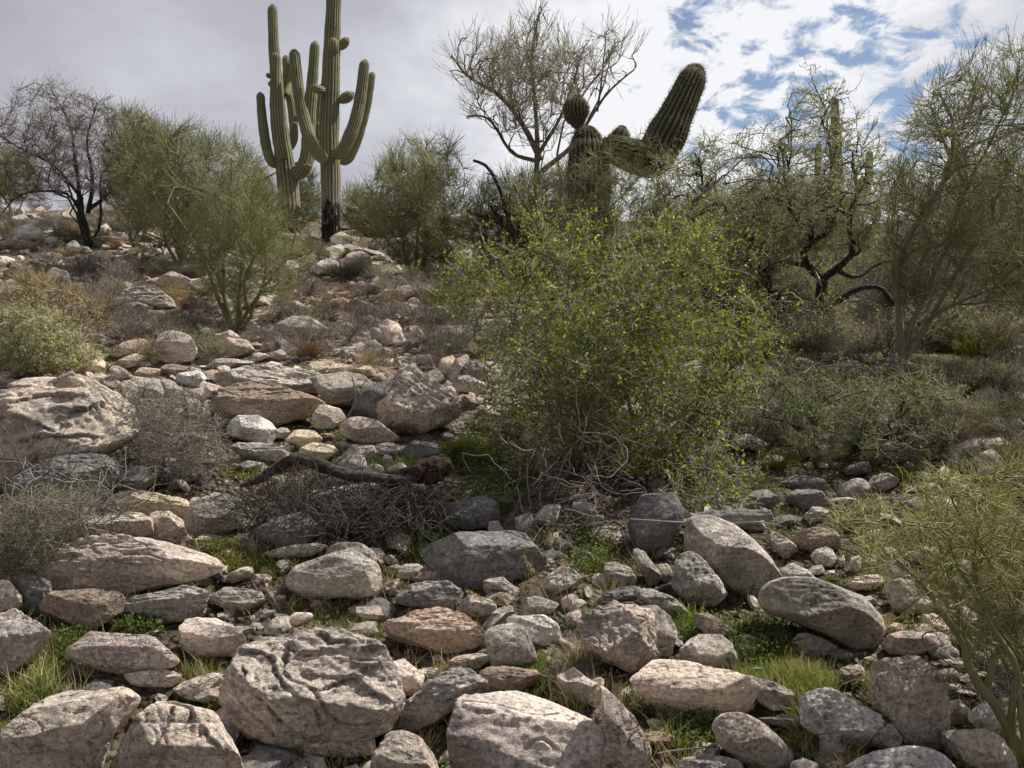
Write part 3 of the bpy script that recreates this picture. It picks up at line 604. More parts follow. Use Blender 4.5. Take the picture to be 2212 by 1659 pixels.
('D','L','l',[(1480,900),(1560,870),(1700,870),(1900,960),(1850,1010),(1650,1010)],'dark flaky layered rock below the white-topped oval stone'),
('D','B','t',[(1790,790),(1850,775),(1880,810),(1830,850),(1780,840)]),('D','B','t',[(1800,910),(1850,890),(1910,900),(1900,940),(1850,940)]),
('D','R','p',[(985,300),(1010,230),(1050,180),(1120,155),(1220,190),(1265,270),(1240,340),(1100,360),(1000,330)],'rounded pinkish boulder standing right of the silvery shrub','rounded pinkish boulder'),
('D','R','t',[(720,300),(800,230),(930,205),(965,260),(920,310),(760,335)],'smooth tan stone left of the rounded pinkish boulder'),
('D','L','t',[(685,390),(850,305),(940,290),(955,340),(850,400),(700,405)],'tapered layered stone below the smooth tan stone'),
('D','C','g',[(690,400),(750,370),(850,440),(820,475),(720,450)]),
('D','B','o',[(855,450),(920,385),(1040,395),(1055,450),(930,490)],'angular salmon-coloured stone above the massive left boulder'),
('D','C','w',[(1130,450),(1200,408),(1300,408),(1350,470),(1280,515),(1160,510)],'pale flat-topped stone right of the salmon-coloured stone'),
('D','B','p',[(755,470),(830,460),(880,520),(910,620),(860,640),(800,540)],'pale stone tucked behind the right end of the massive left boulder'),
('D','R','t',[(1220,540),(1330,520),(1380,570),(1300,610),(1240,600)]),
('D','R','y',[(1960,415),(2030,352),(2120,355),(2135,415),(2060,435)],'rounded yellow-tan stone resting on the long grey ledge'),
('D','R','y',[(1880,405),(1920,372),(1960,400),(1930,425)]),('D','B','w',[(1700,385),(1760,350),(1830,370),(1820,405)]),
('E','R','y',[(-90,400),(-60,365),(0,360),(90,390),(60,425),(-60,430)]),
('E','R','y',[(90,400),(150,372),(215,400),(220,440),(150,450)],'yellow-tan stone at the top left corner of the big tilted boulder'),
('E','B','t',[(200,450),(240,425),(290,435),(280,475),(210,475)]),
('D','R','t',[(1420,280),(1430,230),(1480,195),(1600,220),(1645,280),(1540,320)],'rounded tan stone under the small palo verde, right of the pinkish boulder'),
('D','B','b',[(1260,80),(1330,30),(1420,50),(1420,110),(1300,120)]),('D','R','g',[(1250,170),(1300,130),(1380,140),(1400,190),(1300,200)]),
('D','Q','g',[(1760,180),(1800,110),(1900,65),(2000,68),(2115,140),(2080,210),(1900,200)],'wide smooth grey boulder right of the small palo verde stems','wide smooth grey boulder'),
('D','R','t',[(1630,310),(1700,285),(1740,320),(1680,355)]),('D','R','t',[(1740,310),(1820,270),(1870,320),(1790,350)]),
('D','R','t',[(60,500),(200,450),(380,450),(410,500),(220,550),(90,540)],'low tan rock at the base of the silvery shrub'),
('D','L','t',[(-40,590),(0,540),(150,518),(230,530),(180,570),(0,610)]),
('D','R','y',[(500,420),(600,330),(680,345),(670,400),(560,440)],'greenish yellow rounded stone at the right foot of the silvery shrub'),
('D','L','L',[(1340,390),(1400,340),(1500,325),(1660,350),(1600,370),(1450,400)],'thin flat layered stone lying behind the long grey ledge'),
('D','B','b',[(1020,380),(1100,365),(1200,385),(1210,430),(1120,440),(1050,420)]),
('E','R','g',[(190,170),(250,105),(340,108),(400,180),(400,240),(220,235)],'round-topped grey boulder above the big tilted tan boulder','round-topped grey boulder'),
('E','S','g',[(590,180),(700,120),(800,118),(860,180),(800,240),(620,230)],'flat grey boulder beside the dry straw tuft at the left edge of the green bush'),
('E','B','p',[(680,480),(740,340),(790,305),(835,330),(780,400),(720,490)],'narrow pinkish slab leaning up-right near the green bush'),
('E','R','y',[(630,420),(650,330),(720,318),(745,360),(690,450)],'mossy stone left of the narrow leaning pinkish slab'),
('E','R','g',[(560,430),(620,400),(680,470),(640,510),(580,480)]),
('E','C','g',[(720,490),(800,440),(940,500),(920,560),(740,545)],'rough grey rock below the narrow leaning pinkish slab'),
('E','C','d',[(760,400),(850,350),(940,380),(940,490),(800,450)]),
('E','R','w',[(660,505),(690,475),(745,510),(705,535)]),('E','R','y',[(640,530),(720,508),(745,555),(680,590)]),
('E','C','p',[(10,950),(100,885),(200,900),(245,970),(160,1000),(30,990)],'pinkish rough stone in the green patch below the brown oval boulder'),
('E','C','p',[(210,910),(280,875),(370,880),(395,930),(320,970),(240,960)],'pinkish white stone left of the dark end of the stone row'),
('E','B','d',[(385,940),(480,865),(600,880),(625,950),(500,990),(400,985)],'dark grey stone next to the tall pale green grass'),
('E','R','g',[(-20,1010),(60,950),(140,965),(185,1050),(100,1090),(-10,1080)],'rounded grey stone left of the broken log end'),
('E','B','d',[(660,1320),(760,1240),(900,1225),(1000,1280),(1030,1420),(800,1450),(700,1400)],'black-grey rock deep in shade above the shaded dark boulder'),
('D','B','g',[(1210,1290),(1250,1230),(1320,1230),(1320,1260),(1260,1310)]),
# middle, right
('F','R','w',[(1130,600),(1200,565),(1310,590),(1250,640),(1150,640)],'bright white stone behind the dark green leafy bush, right side'),
('F','R','w',[(1150,530),(1200,500),(1245,520),(1200,545)]),('F','R','w',[(1190,670),(1240,650),(1270,680),(1220,690)]),
('F','L','t',[(1305,780),(1400,745),(1450,790),(1400,840),(1330,840)]),('F','R','w',[(1280,900),(1340,870),(1385,930),(1330,960)]),
('F','B','g',[(825,280),(840,225),(900,215),(925,280),(860,300)]),('F','R','p',[(700,400),(720,350),(760,315),(850,360),(800,410)]),
('F','B','b',[(990,420),(1060,320),(1130,345),(1165,420),(1080,460)],'reddish brown pointed rock below the black mesquite trunk'),
('F','R','d',[(1140,460),(1220,370),(1310,400),(1335,450),(1200,480)],'dark grey rounded rock left of the right palo verde trunk'),
('F','S','w',[(310,850),(420,820),(540,880),(500,930),(350,900)],'pale slab at the right foot of the green bush'),
('F','S','d',[(640,1140),(740,1080),(900,1105),(920,1180),(750,1190)],'black flat rock under the dark green leafy bush, upper of two'),
('F','S','d',[(670,1250),(760,1160),(900,1200),(945,1290),(780,1310)],'dark mottled rock under the dark green leafy bush, lower of two'),
('F','C','g',[(780,1360),(840,1300),(920,1285),(945,1350),(830,1400)]),
('F','B','g',[(1200,1150),(1220,1100),(1330,1065),(1415,1130),(1300,1190),(1220,1180)],'grey stone with bare twigs before it, right of the dark leafy bush'),
('F','B','w',[(1635,1090),(1690,1025),(1775,1125),(1700,1160)]),
('F','S','p',[(1930,850),(2050,840),(2180,930),(2100,970),(1980,920)],'pale slanting slab near the right edge, above the yellow palo verde'),
('F','R','g',[(1890,980),(2000,925),(2130,1050),(2050,1120),(1930,1090)],'big rounded grey boulder near the right edge above the yellow palo verde'),
('F','B','t',[(1740,515),(1850,495),(1870,545),(1770,560)]),('F','B','t',[(1900,535),(2050,515),(2080,560),(1950,575)]),
('F','B','w',[(1530,1170),(1640,1135),(1690,1200),(1560,1230)]),
('F','B','d',[(410,1210),(450,1180),(540,1175),(630,1260),(520,1310),(430,1280)],'dark angular rock above the leaning smooth grey boulder'),
# upper left slope
('G','R','w',[(95,490),(180,455),(270,500),(285,555),(200,575),(110,540)],'rounded whitish rock at far left below the bare dark tree'),
('G','R','t',[(360,440),(440,335),(540,355),(560,440),(480,530),(380,500)],'large rounded boulder behind the trunk of the bare dark tree','boulder behind the bare dark tree'),
('G','R','w',[(280,565),(330,532),(380,560),(350,595)]),('G','R','g',[(425,600),(480,562),(525,600),(500,645),(440,638)]),
('G','B','w',[(620,490),(700,448),(720,490),(640,525)]),('G','R','t',[(685,745),(730,712),(772,750),(740,795),(695,785)],'round tan stone standing among purple-grey dry shrubs, upper left'),
('G','B','p',[(295,800),(340,738),(430,765),(455,810),(320,835)],'pinkish stone above the golden dry grass at far left'),
('G','R','t',[(1150,750),(1220,713),(1295,740),(1280,785),(1180,785)]),('G','L','t',[(1010,820),(1110,765),(1235,820),(1200,880),(1040,870)]),
('G','L','L',[(795,890),(920,860),(1050,895),(1155,985),(1080,1015),(900,950)],'long layered tan rock left of the small palo verde','long layered tan rock'),
('G','S','p',[(-40,880),(120,850),(240,878),(265,935),(100,960),(-40,960)],'broad flat pinkish rock at the far left edge above the silvery shrub'),
('G','S','w',[(795,985),(870,958),(965,990),(900,1015)]),('G','R','t',[(1835,1005),(1900,958),(1965,985),(1950,1025)]),
('G','R','t',[(1945,1015),(2010,978),(2055,1010),(2040,1035)]),('G','R','w',[(2005,730),(2100,680),(2135,760),(2050,785)]),
('G','B','t',[(2105,730),(2180,698),(2220,760),(2130,775)]),('G','R','w',[(55,420),(150,395),(205,440),(130,475)]),
('G','B','y',[(205,375),(270,338),(305,390),(240,405)]),('G','R','p',[(1560,960),(1620,900),(1700,905),(1720,960),(1640,1000)]),
('Z','R','p',[(742,565),(758,545),(780,543),(800,555),(806,578),(785,592),(752,590)],'rounded pink boulder on the slope right of the front saguaro base','pink boulder by the front saguaro'),
('Z','L','t',[(815,640),(840,622),(880,618),(905,630),(885,640),(840,648)]),('Z','R','t',[(815,700),(830,690),(860,700),(872,725),(850,745),(820,740)],),
('Z','R','w',[(690,575),(705,560),(725,565),(735,585),(715,597)]),('Z','R','p',[(620,660),(640,650),(665,665),(650,680),(625,675)]),
('Z','R','t',[(560,680),(585,668),(600,685),(580,700)]),('Z','B','t',[(480,720),(500,712),(520,730),(500,745)]),
]
for r_ in RK:
    c, sty, col, poly = r_[:4]; lab = r_[4] if len(r_) > 4 else None; lm = r_[5] if len(r_) > 5 else None
    kw = r_[6] if len(r_) > 6 else {}
    rock(c, sty, col, poly, lab, lm, **kw)

# plants and other landmarks used in descriptions
LAND += [(715, 530, 'base of the front saguaro'), (190, 520, 'trunk of the bare dark tree'), (505, 700, 'small palo verde stems'), (95, 800, 'silvery green shrub'),
 (1775, 680, 'black mesquite trunk'), (360, 1010, 'leafless grey shrub'), (700, 1110, 'dead brush pile'), (1250, 1100, 'foot of the big green bush'),
 (1850, 1080, 'foot of the dark green leafy bush'), (1240, 1440, 'dead grass tuft'), (1700, 1480, 'green grass patch'), (2100, 740, 'yellow-green bunchgrass'),
 (1950, 800, 'trunk of the right palo verde'), (880, 600, 'feathery palo verde behind the saguaro'), (2140, 1520, 'bottom right palo verde trunk')]
ADJ = {'t': 'tan', 'p': 'pinkish', 'g': 'grey', 'd': 'dark grey', 'o': 'orange-brown', 'k': 'pinkish orange', 'y': 'yellowish', 'w': 'whitish', 'b': 'brown', 'l': 'banded grey', 'L': 'banded tan'}
USED = set(r[6] for r in ROCK_OBJS if r[6])
def place_words(x, y, skip=0):
    ds = sorted((math.hypot(x - a, (y - b) * 1.2), a, b, n) for a, b, n in LAND)
    ds = [t for t in ds if t[0] > 8][skip:]
    _, a, b, n = ds[0]; dx, dy = x - a, y - b
    far = '' if ds[0][0] < 110 else 'some way '
    if abs(dx) > 2 * abs(dy): w = 'left of' if dx < 0 else 'right of'
    elif abs(dy) > 2 * abs(dx): w = 'above' if dy < 0 else 'below'
    else: w = ('up' if dy < 0 else 'down') + '-' + ('left' if dx < 0 else 'right') + ' of'
    return far + w + ' the ' + n
def auto_label(x, y, size, col, sty, angular):
    sz = 'tiny' if size < 7 else 'small' if size < 17 else 'medium-sized'
    sh = 'angular' if angular else 'rounded'
    for k in range(12):
        for kind in ('stone', 'rock'):
            l = f"{sz} {ADJ[col]} {sh} {kind} {place_words(x, y, k)}"
            if len(l.split()) > 16: l = l.replace('some way ', '').replace('medium-sized ', '')
            if len(l.split()) <= 16 and l not in USED: USED.add(l); return l
    return l
for (o, cx, cy, size, col, sty, label) in ROCK_OBJS:
    l = label or auto_label(cx, cy, size, col, sty, sty in 'BCSL')
    tag(o, l, 'boulder' if size > 45 else 'rock', 'boulders and rocks strewn over the hillside')

# loose stones: individual copies of a few shapes
rs = np.random.RandomState(11)
PROTO = []
for i in range(18):
    V, F = ico(4 if i < 12 else 3); n = rs.randint(7, 10)
    a = np.sort(rs.uniform(-math.pi, math.pi, n)); poly = np.stack([np.cos(a), -np.sin(a)], -1) * rs.uniform(.8, 1.05, (n, 1))
    sty = 'RBCLBR'[i % 6]; r = np.clip(polar(poly, 0, 0, (1, 1)), .55, 1.1)
    p, dsp = rock_verts(r, V, sty, 900 + i, .9, rs.uniform(-1, 1)); p = p + dsp
    p = np.stack([p[:, 0], -p[:, 2], p[:, 1] * .72], -1)
    PROTO.append((p, F, sty))
PM = {}
def proto_mesh(i, col):
    if (i, col) not in PM:
        p, F, sty = PROTO[i]; PM[(i, col)] = mesh('stone', p, None, F, mat=ROCK[col])
    return PM[(i, col)]
boxes = list(HAND); placed = 0; tries = 0
NFILL = 300 - len(RK)
def crest(x): return 450 + max(0, x - 900) * .12
cand = []
def clash(x, y, s, k): return any(a - s * k < x < b + s * k and c - s * k * .65 < y < d + s * k * .65 for a, b, c, d in boxes)
while placed < NFILL and tries < 60000:
    tries += 1
    x = rs.uniform(0, 2212); lo = crest(x) + 20
    if placed < NFILL * .78:                       # fill the gaps between the big ones first
        y = rs.uniform(880, 1650)
        if 960 < x < 1650 and y < 1080: continue
        if 480 < x < 960 and 1030 < y < 1180: continue
        s = 0
        for t in (42, 34, 29, 24, 19, 15):
            if not clash(x, y, t, .60): s = t * rs.uniform(.85, 1.1); break
        if not s: continue
    else:
        y = rs.uniform(lo, 900); s = (6 + (y - 430) * .03) * rs.lognormal(0, .4)
        if 960 < x < 1650 and 500 < y: continue
        if x > 900 and y < 620 or clash(x, y, s, .55): continue
    boxes.append((x - s, x + s, y - s * .7, y + s * .7)); cand.append((x, y, s)); placed += 1
gp = ground_pt([c[0] for c in cand], [c[1] for c in cand])
for (x, y, s), P in zip(cand, gp):
    i = rs.randint(18); col = rs.choice(list('tttpppgggggyyw')) if y < 900 else rs.choice(list('tppgggggldbdd')); d = float(np.dot(P - CAM, FW)); w = s * PXM(d)
    o = link('stone', proto_mesh(i, col), loc=P + np.array([0, 0, w * .12]))
    o.rotation_euler = (rs.uniform(-.35, .35) + .25, rs.uniform(-.35, .35), rs.uniform(0, 6.28)); f = rs.uniform(.8, 1.2)
    o.scale = (w * f, w / f, w * rs.uniform(.75, 1.1))
    tag(o, auto_label(x, y, s, col, '', PROTO[i][2] in 'BCL'), 'rock', 'small loose stones between the boulders')

# uncountable rubble and gravel
def scatter_px(n, ylo=None, w=1.0, x0=-150, x1=2362, yhi=1720):
    x = rs.uniform(x0, x1, n); lo = np.array([crest(v) for v in x]) - 10 if ylo is None else ylo
    y = lo + (yhi - lo) * rs.rand(n) ** w
    return x, y
def rubble(name, n, smin, smax, cols, label, w, sub):
    x, y = scatter_px(n, None, w); G = ground_pt(x, y); d = (G - CAM) @ FW
    bx = np.array(HAND); inside = np.zeros(n, bool)
    for a0, a1, b0, b1 in bx: inside |= (x > a0 + .12 * (a1 - a0)) & (x < a1 - .12 * (a1 - a0)) & (y > b0 + .15 * (b1 - b0)) & (y < b1 - .05 * (b1 - b0))
    keep = (d < 60) & ~inside & ((y < 900) | (rs.rand(n) < .16)) & ((x < 1480) | (y < 720) | (y > 1090) | (rs.rand(n) < .3)); G = G[keep]; d = d[keep]; n = len(G)
    V, F = ico(sub); m = len(V)
    sz = rs.uniform(smin, smax, n) * rs.lognormal(0, .35, n) * (.55 + .11 * d)
    verts = []; 
    th = rs.uniform(0, 6.28, n); A = rs.normal(size=(n, 3, 3)) * .28 + np.eye(3)
    base = V[None] * (1 + .22 * rs.normal(size=(n, m, 1)) * (.7 if sub > 1 else 1))
    W = np.einsum('nij,nmj->nmi', A, base) * sz[:, None, None] * np.array([1, 1, .7])
    W = W + (G + np.array([0, 0, 1]) * (sz * .15)[:, None])[:, None, :]
    W = W.reshape(-1, 3)
    ff = (F[None] + (np.arange(n) * m)[:, None, None]).reshape(-1, 3)
    me = mesh(name, W, None, ff, smooth=False)
    for col in cols: me.materials.append(ROCK[col])
    me.polygons.foreach_set('material_index', np.repeat(np.arange(n) % len(cols), len(F)).astype(np.int32))
    tag(link(name, me), label, name, kind='stuff')
rubble('rubble', 7500, .026, .048, ['t', 'b', 'g', 't', 'p', 'g', 'd'], 'cobbles of broken rubble spread between the boulders', 1.1, 2)
rubble('gravel', 9000, .006, .016, ['b', 'g', 't', 'd'], 'gravel and chips of stone on the bare soil', .7, 1)
# ------------------------------------------------------------------ saguaros
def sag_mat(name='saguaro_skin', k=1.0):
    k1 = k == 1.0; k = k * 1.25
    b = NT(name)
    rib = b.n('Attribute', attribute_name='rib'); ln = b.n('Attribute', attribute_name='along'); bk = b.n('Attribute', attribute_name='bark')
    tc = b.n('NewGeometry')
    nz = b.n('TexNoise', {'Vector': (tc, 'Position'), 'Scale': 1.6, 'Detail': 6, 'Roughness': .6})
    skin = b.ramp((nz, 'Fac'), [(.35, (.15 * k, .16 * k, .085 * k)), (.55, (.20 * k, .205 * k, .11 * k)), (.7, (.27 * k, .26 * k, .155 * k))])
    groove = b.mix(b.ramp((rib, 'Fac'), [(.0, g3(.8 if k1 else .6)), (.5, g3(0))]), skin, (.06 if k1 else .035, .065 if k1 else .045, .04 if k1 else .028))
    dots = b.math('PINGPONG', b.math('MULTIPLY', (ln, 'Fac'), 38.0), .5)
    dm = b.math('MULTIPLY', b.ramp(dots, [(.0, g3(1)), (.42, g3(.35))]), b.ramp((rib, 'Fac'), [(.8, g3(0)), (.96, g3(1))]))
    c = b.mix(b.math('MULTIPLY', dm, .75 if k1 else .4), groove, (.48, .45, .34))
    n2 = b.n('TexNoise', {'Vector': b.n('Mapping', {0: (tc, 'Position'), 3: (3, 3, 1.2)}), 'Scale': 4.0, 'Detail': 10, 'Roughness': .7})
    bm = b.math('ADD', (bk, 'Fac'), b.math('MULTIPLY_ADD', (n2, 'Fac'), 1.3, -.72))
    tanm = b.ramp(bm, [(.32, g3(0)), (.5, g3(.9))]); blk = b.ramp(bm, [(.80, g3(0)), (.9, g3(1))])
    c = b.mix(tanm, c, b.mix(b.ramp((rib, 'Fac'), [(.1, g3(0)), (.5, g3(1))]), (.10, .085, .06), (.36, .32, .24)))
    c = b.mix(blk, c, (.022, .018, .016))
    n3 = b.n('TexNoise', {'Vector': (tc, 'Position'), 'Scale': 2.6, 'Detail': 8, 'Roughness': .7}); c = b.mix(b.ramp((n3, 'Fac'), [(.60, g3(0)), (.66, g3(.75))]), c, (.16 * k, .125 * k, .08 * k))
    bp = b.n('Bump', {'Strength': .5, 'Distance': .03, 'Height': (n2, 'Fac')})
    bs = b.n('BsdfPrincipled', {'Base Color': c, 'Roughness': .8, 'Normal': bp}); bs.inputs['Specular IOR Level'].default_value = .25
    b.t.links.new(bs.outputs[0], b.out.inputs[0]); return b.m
SAG = sag_mat(); SAG_BACKLIT = sag_mat('saguaro_skin_backlit', .26)  # second skin is a copy with backlit shade put into its colour
SPINE = simple_mat('saguaro_spines', [(.1, (.30, .27, .18)), (.9, (.58, .52, .38))], .8, .3)
def ribbed(name, pts, rad, parent, origin, ribs=16, bark=None, tip=True, base_round=False, spines=0, depth=.11, seed=0, mat=None):
    "a ribbed column along world points pts with radii rad"
    pts = np.asarray(pts, float); n = 46 if len(pts) > 2 else 34
    C = catmull(pts, n); Rr = np.interp(np.linspace(0, 1, n), np.linspace(0, 1, len(rad)), rad)
    seg = np.r_[0, np.cumsum(np.linalg.norm(np.diff(C, axis=0), axis=1))]; L = seg[-1]
    rng = np.random.RandomState(seed + 5)
    Rr = Rr * (1 + .02 * np.sin(seg / Rr.mean() * 1.7 + seed) + .012 * rng.normal(size=n))
    if tip:
        dt = (L - seg) / (Rr[-1] * 1.25); Rr = Rr * np.where(dt < 1, np.sqrt(np.clip(1 - (1 - np.clip(dt, 0, 1)) ** 2, 0.004, 1)), 1)
        # resample more finely at the tip
    if base_round:
        dt = seg / (Rr.max() * 1.1); Rr = Rr * np.where(dt < 1, np.clip(.45 + .55 * np.sqrt(np.clip(1 - (1 - dt) ** 2, 0, 1)), 0, 1), 1)
    k = np.unique(np.r_[np.linspace(0, 1, n * 2), 1 - np.geomspace(.0005, .12, 14)]); t0 = seg / L
    if tip:
        Cx = np.stack([np.interp(k, t0, C[:, j]) for j in range(3)], -1); s2 = k * L
        base = np.interp(np.linspace(0, 1, len(rad)), np.linspace(0, 1, len(rad)), rad)
        R2 = np.interp(k, np.linspace(0, 1, len(rad)), rad) * (1 + .018 * np.sin(s2 / np.mean(rad) * 1.7 + seed) + .01 * np.sin(s2 * 23 + seed))
        dt = (L - s2) / (rad[-1] * 1.3); R2 = R2 * np.sqrt(np.clip(1 - (1 - np.clip(dt, 0, 1)) ** 2, .0005, 1))
        if base_round:
            db = s2 / (max(rad) * 1.1); R2 = R2 * (.5 + .5 * np.sqrt(np.clip(1 - (1 - np.clip(db, 0, 1)) ** 2, 0, 1)))
    else: Cx, R2, s2 = C, Rr, seg
    S = ribs * 6; th = np.arange(S) / S * 2 * math.pi
    T = norm(np.gradient(Cx, axis=0)); K = len(Cx)
    A = np.zeros((K, 3)); a = np.array([1., .3, 0]); 
    for i in range(K):
        a = a - T[i] * np.dot(a, T[i]); a = a / (np.linalg.norm(a) + 1e-9); A[i] = a
    B = np.cross(T, A)
    rb = np.abs(np.cos(th * ribs / 2)) ** .75           # 1 on ridge, 0 in groove
    rf = 1 + depth * (rb - .6)
    V = Cx[:, None] + (R2[:, None] * rf[None])[..., None] * (np.cos(th)[None, :, None] * A[:, None] + np.sin(th)[None, :, None] * B[:, None])
    ok = R2 > 0; idx = np.arange(K * S).reshape(K, S)
    q = np.stack([idx[:-1], np.roll(idx[:-1], -1, 1), np.roll(idx[1:], -1, 1), idx[1:]], -1).reshape(-1, 4)
    rib = np.tile(rb, K); al = np.repeat(s2, S)
    bk = np.zeros(K * S) if bark is None else np.repeat(np.interp(s2 / L, bark[0], bark[1]), S)
    o = link(name, mesh(name, V.reshape(-1, 3) - origin, q, mat=mat or SAG, attrs={'rib': rib, 'along': al, 'bark': bk}), parent)
    if spines:
        ki = rng.randint(0, K, spines); kr = rng.randint(0, ribs, spines); kk = np.concatenate([ki, rng.randint(int(K * .86), K, spines // 3)]); kr = np.concatenate([kr, rng.randint(0, ribs, spines // 3)])
        t = kr * 2 * math.pi / ribs; nr = np.cos(t)[:, None] * A[kk] + np.sin(t)[:, None] * B[kk]
        p = Cx[kk] + nr * (R2[kk] * (1 + depth * .4))[:, None]
        cap = np.clip(1 - R2[kk] / max(rad), 0, 1)[:, None]
        d = norm(nr * (1.1 - cap) + T[kk] * cap + rng.normal(size=nr.shape) * .45) * (max(rad) * .10 + .012)
        P = np.stack([p, p + d], 1); v, qq = tubes(P, np.array([.0016, .0005])[None].repeat(len(P), 0) * (1 + max(rad) * 3), 3)
        sp = link('spines', mesh('spines', v - origin, qq, mat=SPINE), o)
    return o
def plane_pts(d, pp):
    "frame points (x, y, depth offset) placed around depth d"
    pp = [(p[0], p[1], p[2] if len(p) > 2 else 0) for p in pp]
    D = dirs([p[0] for p in pp], [p[1] for p in pp]); dd = d + np.array([p[2] for p in pp])
    return CAM + dd[:, None] * D
def saguaro(label, d, trunk, arms, group='saguaro cacti on the hillside', ribs=16, spines=500, mat=None):
    T = plane_pts(d, trunk[0]); T[0, 2] = min(T[0, 2], float(H(T[0, 0], T[0, 1])) - .05); org = T[0].copy()
    t = thing('saguaro_cactus', org, label, 'saguaro', group)
    tr = ribbed('trunk', T, [r * PXM(d) for r in trunk[1]], t, org, ribs, trunk[2] if len(trunk) > 2 else None, spines=spines, seed=1, mat=mat)
    for i, (nm, pp, rr) in enumerate(arms):
        P = plane_pts(d, pp)
        ribbed(nm, P, [r * PXM(d) for r in rr], t, org, 11 if nm == 'bud' else ribs - 2, base_round=True, spines=spines // 4 if nm == 'bud' else spines // 2, seed=i + 3, mat=mat)
    return t
dF = gd(716, 524)
saguaro('tall front saguaro with black charred base, its top cut off by the photo', dF,
 ([(716, 526), (715, 440), (714, 370), (711, 300), (713, 220), (717, 100), (720, 30), (723, -60), (724, -130)], [20, 19.5, 20.5, 20.5, 19.5, 17.5, 15.5, 14.5, 13],
  ([0, .13, .17, .24, .42, .5, 1], [1.15, .95, .58, .45, .3, 0, 0])), [
 ('arm', [(703, 345, -.25), (690, 335, -.45), (672, 308, -.5), (655, 250, -.45), (644, 190, -.4), (636, 118, -.35), (634, 108, -.35)], [12, 12.5, 13, 12.5, 12, 11.5, 11]),
 ('arm', [(722, 330, -.15), (735, 330, -.35), (748, 310, -.4), (768, 260, -.35), (780, 200, -.3), (787, 140, -.3), (788, 130, -.3)], [11, 12.5, 13, 12.5, 12, 11, 10.5]),
 ('arm', [(724, 340, .2), (748, 345, .35), (762, 322, .4), (780, 270, .4), (796, 210, .4), (803, 165, .4), (804, 157, .4)], [10, 11, 12, 11, 10, 8, 7.5]),
 ('bud', [(721, 120, -.3), (721, 108, -.36), (721, 82, -.36)], [6, 10.5, 10]),
 ('bud', [(730, 105, 0), (740, 96, .05), (752, 83, .05)], [6, 10, 8.5]),
 ('bud', [(702, 192, -.1), (690, 194, -.3), (672, 187, -.35)], [6, 8.5, 8]),
 ('bud', [(697, 200, .25), (693, 196, .3), (692, 183, .3)], [5, 6, 5.5]),
 ('bud', [(730, 218, 0), (745, 212, -.05), (763, 201, -.05)], [7, 11, 9.5]),
 ('bud', [(690, 300, .3), (688, 285, .35), (688, 265, .35)], [4, 6, 5])], ribs=18, spines=900)
saguaro('rear saguaro with many arms behind and left of the taller charred-base one', 19.5,
 ([(628, 505), (624, 420), (615, 350), (606, 280), (600, 200), (592, 110), (589, 30), (588, 12)], [21, 22, 21, 17, 14, 12, 10.5, 10],
  ([0, .13, .17, .2, .24, 1], [1.2, 1.1, .45, .8, .2, 0])), [
 ('arm', [(612, 345, -.4), (602, 300, -.45), (596, 220, -.45), (596, 130, -.45), (596, 114, -.45)], [12, 13, 12.5, 10.5, 10]),
 ('arm', [(606, 355, 0), (588, 350, -.1), (576, 320, -.15), (567, 260, -.15), (563, 210, -.15), (562, 200, -.15)], [9, 10.5, 10.5, 10, 9, 8.5]),
 ('arm', [(612, 330, .3), (634, 300, .4), (630, 230, .4), (622, 195, .4), (618, 130, .4), (616, 120, .4)], [9, 9, 9.5, 9, 8.5, 8]),
 ('arm', [(632, 372, .1), (650, 370, -.2), (664, 335, -.2), (668, 260, -.2), (676, 160, -.2), (680, 100, -.2), (680, 90, -.2)], [14, 15, 14, 13, 12, 10.5, 9.5]),
 ('arm', [(634, 362, .4), (665, 350, .5), (683, 290, .5), (690, 210, .5), (690, 185, .5)], [10, 11, 11, 9, 8]),
 ('arm', [(618, 205, 0), (628, 180, .3), (634, 140, .3), (630, 122, .3)], [5, 8, 9, 8]),
 ('bud', [(585, 165, 0), (580, 163, -.1), (577, 159, -.1)], [3, 5, 4.5]),
 ('bud', [(590, 185, 0), (585, 182, -.1), (583, 176, -.1)], [3, 5, 4.5]),
 ('bud', [(630, 272, .2), (636, 270, .1), (640, 264, .1)], [3, 5.5, 5]),
 ('bud', [(650, 360, -.2), (664, 360, -.45), (668, 353, -.5)], [3, 6, 5.5])], ribs=16, spines=500)
saguaro('odd damaged saguaro behind the green bush with one thick arm bent up to the right', 8.6,
 ([(1290, 700), (1276, 560), (1268, 480), (1272, 400), (1270, 340), (1268, 300), (1272, 278)], [40, 40, 43, 46, 46, 42, 33],
  ([0, .6, .84, .9, .94, 1], [.0, .0, .0, .5, 1.1, 1.2])), [
 ('head', [(1264, 292, .0), (1256, 282, .0), (1248, 262, -.02), (1244, 235, -.03), (1246, 208, -.03)], [8, 10, 24, 27, 24]),
 ('arm', [(1290, 330, 0), (1330, 325, -.05), (1380, 340, -.1), (1410, 343, -.12), (1430, 310, -.12), (1450, 270, -.1), (1478, 210, -.05), (1500, 160, 0), (1506, 144, 0)], [30, 30, 34, 40, 42, 36, 33.5, 29.5, 26]),
 ('bud', [(1300, 330, .2), (1318, 318, .1), (1336, 305, .05), (1344, 275, .05)], [14, 20, 22, 18])], ribs=24, spines=3500, mat=SAG_BACKLIT)
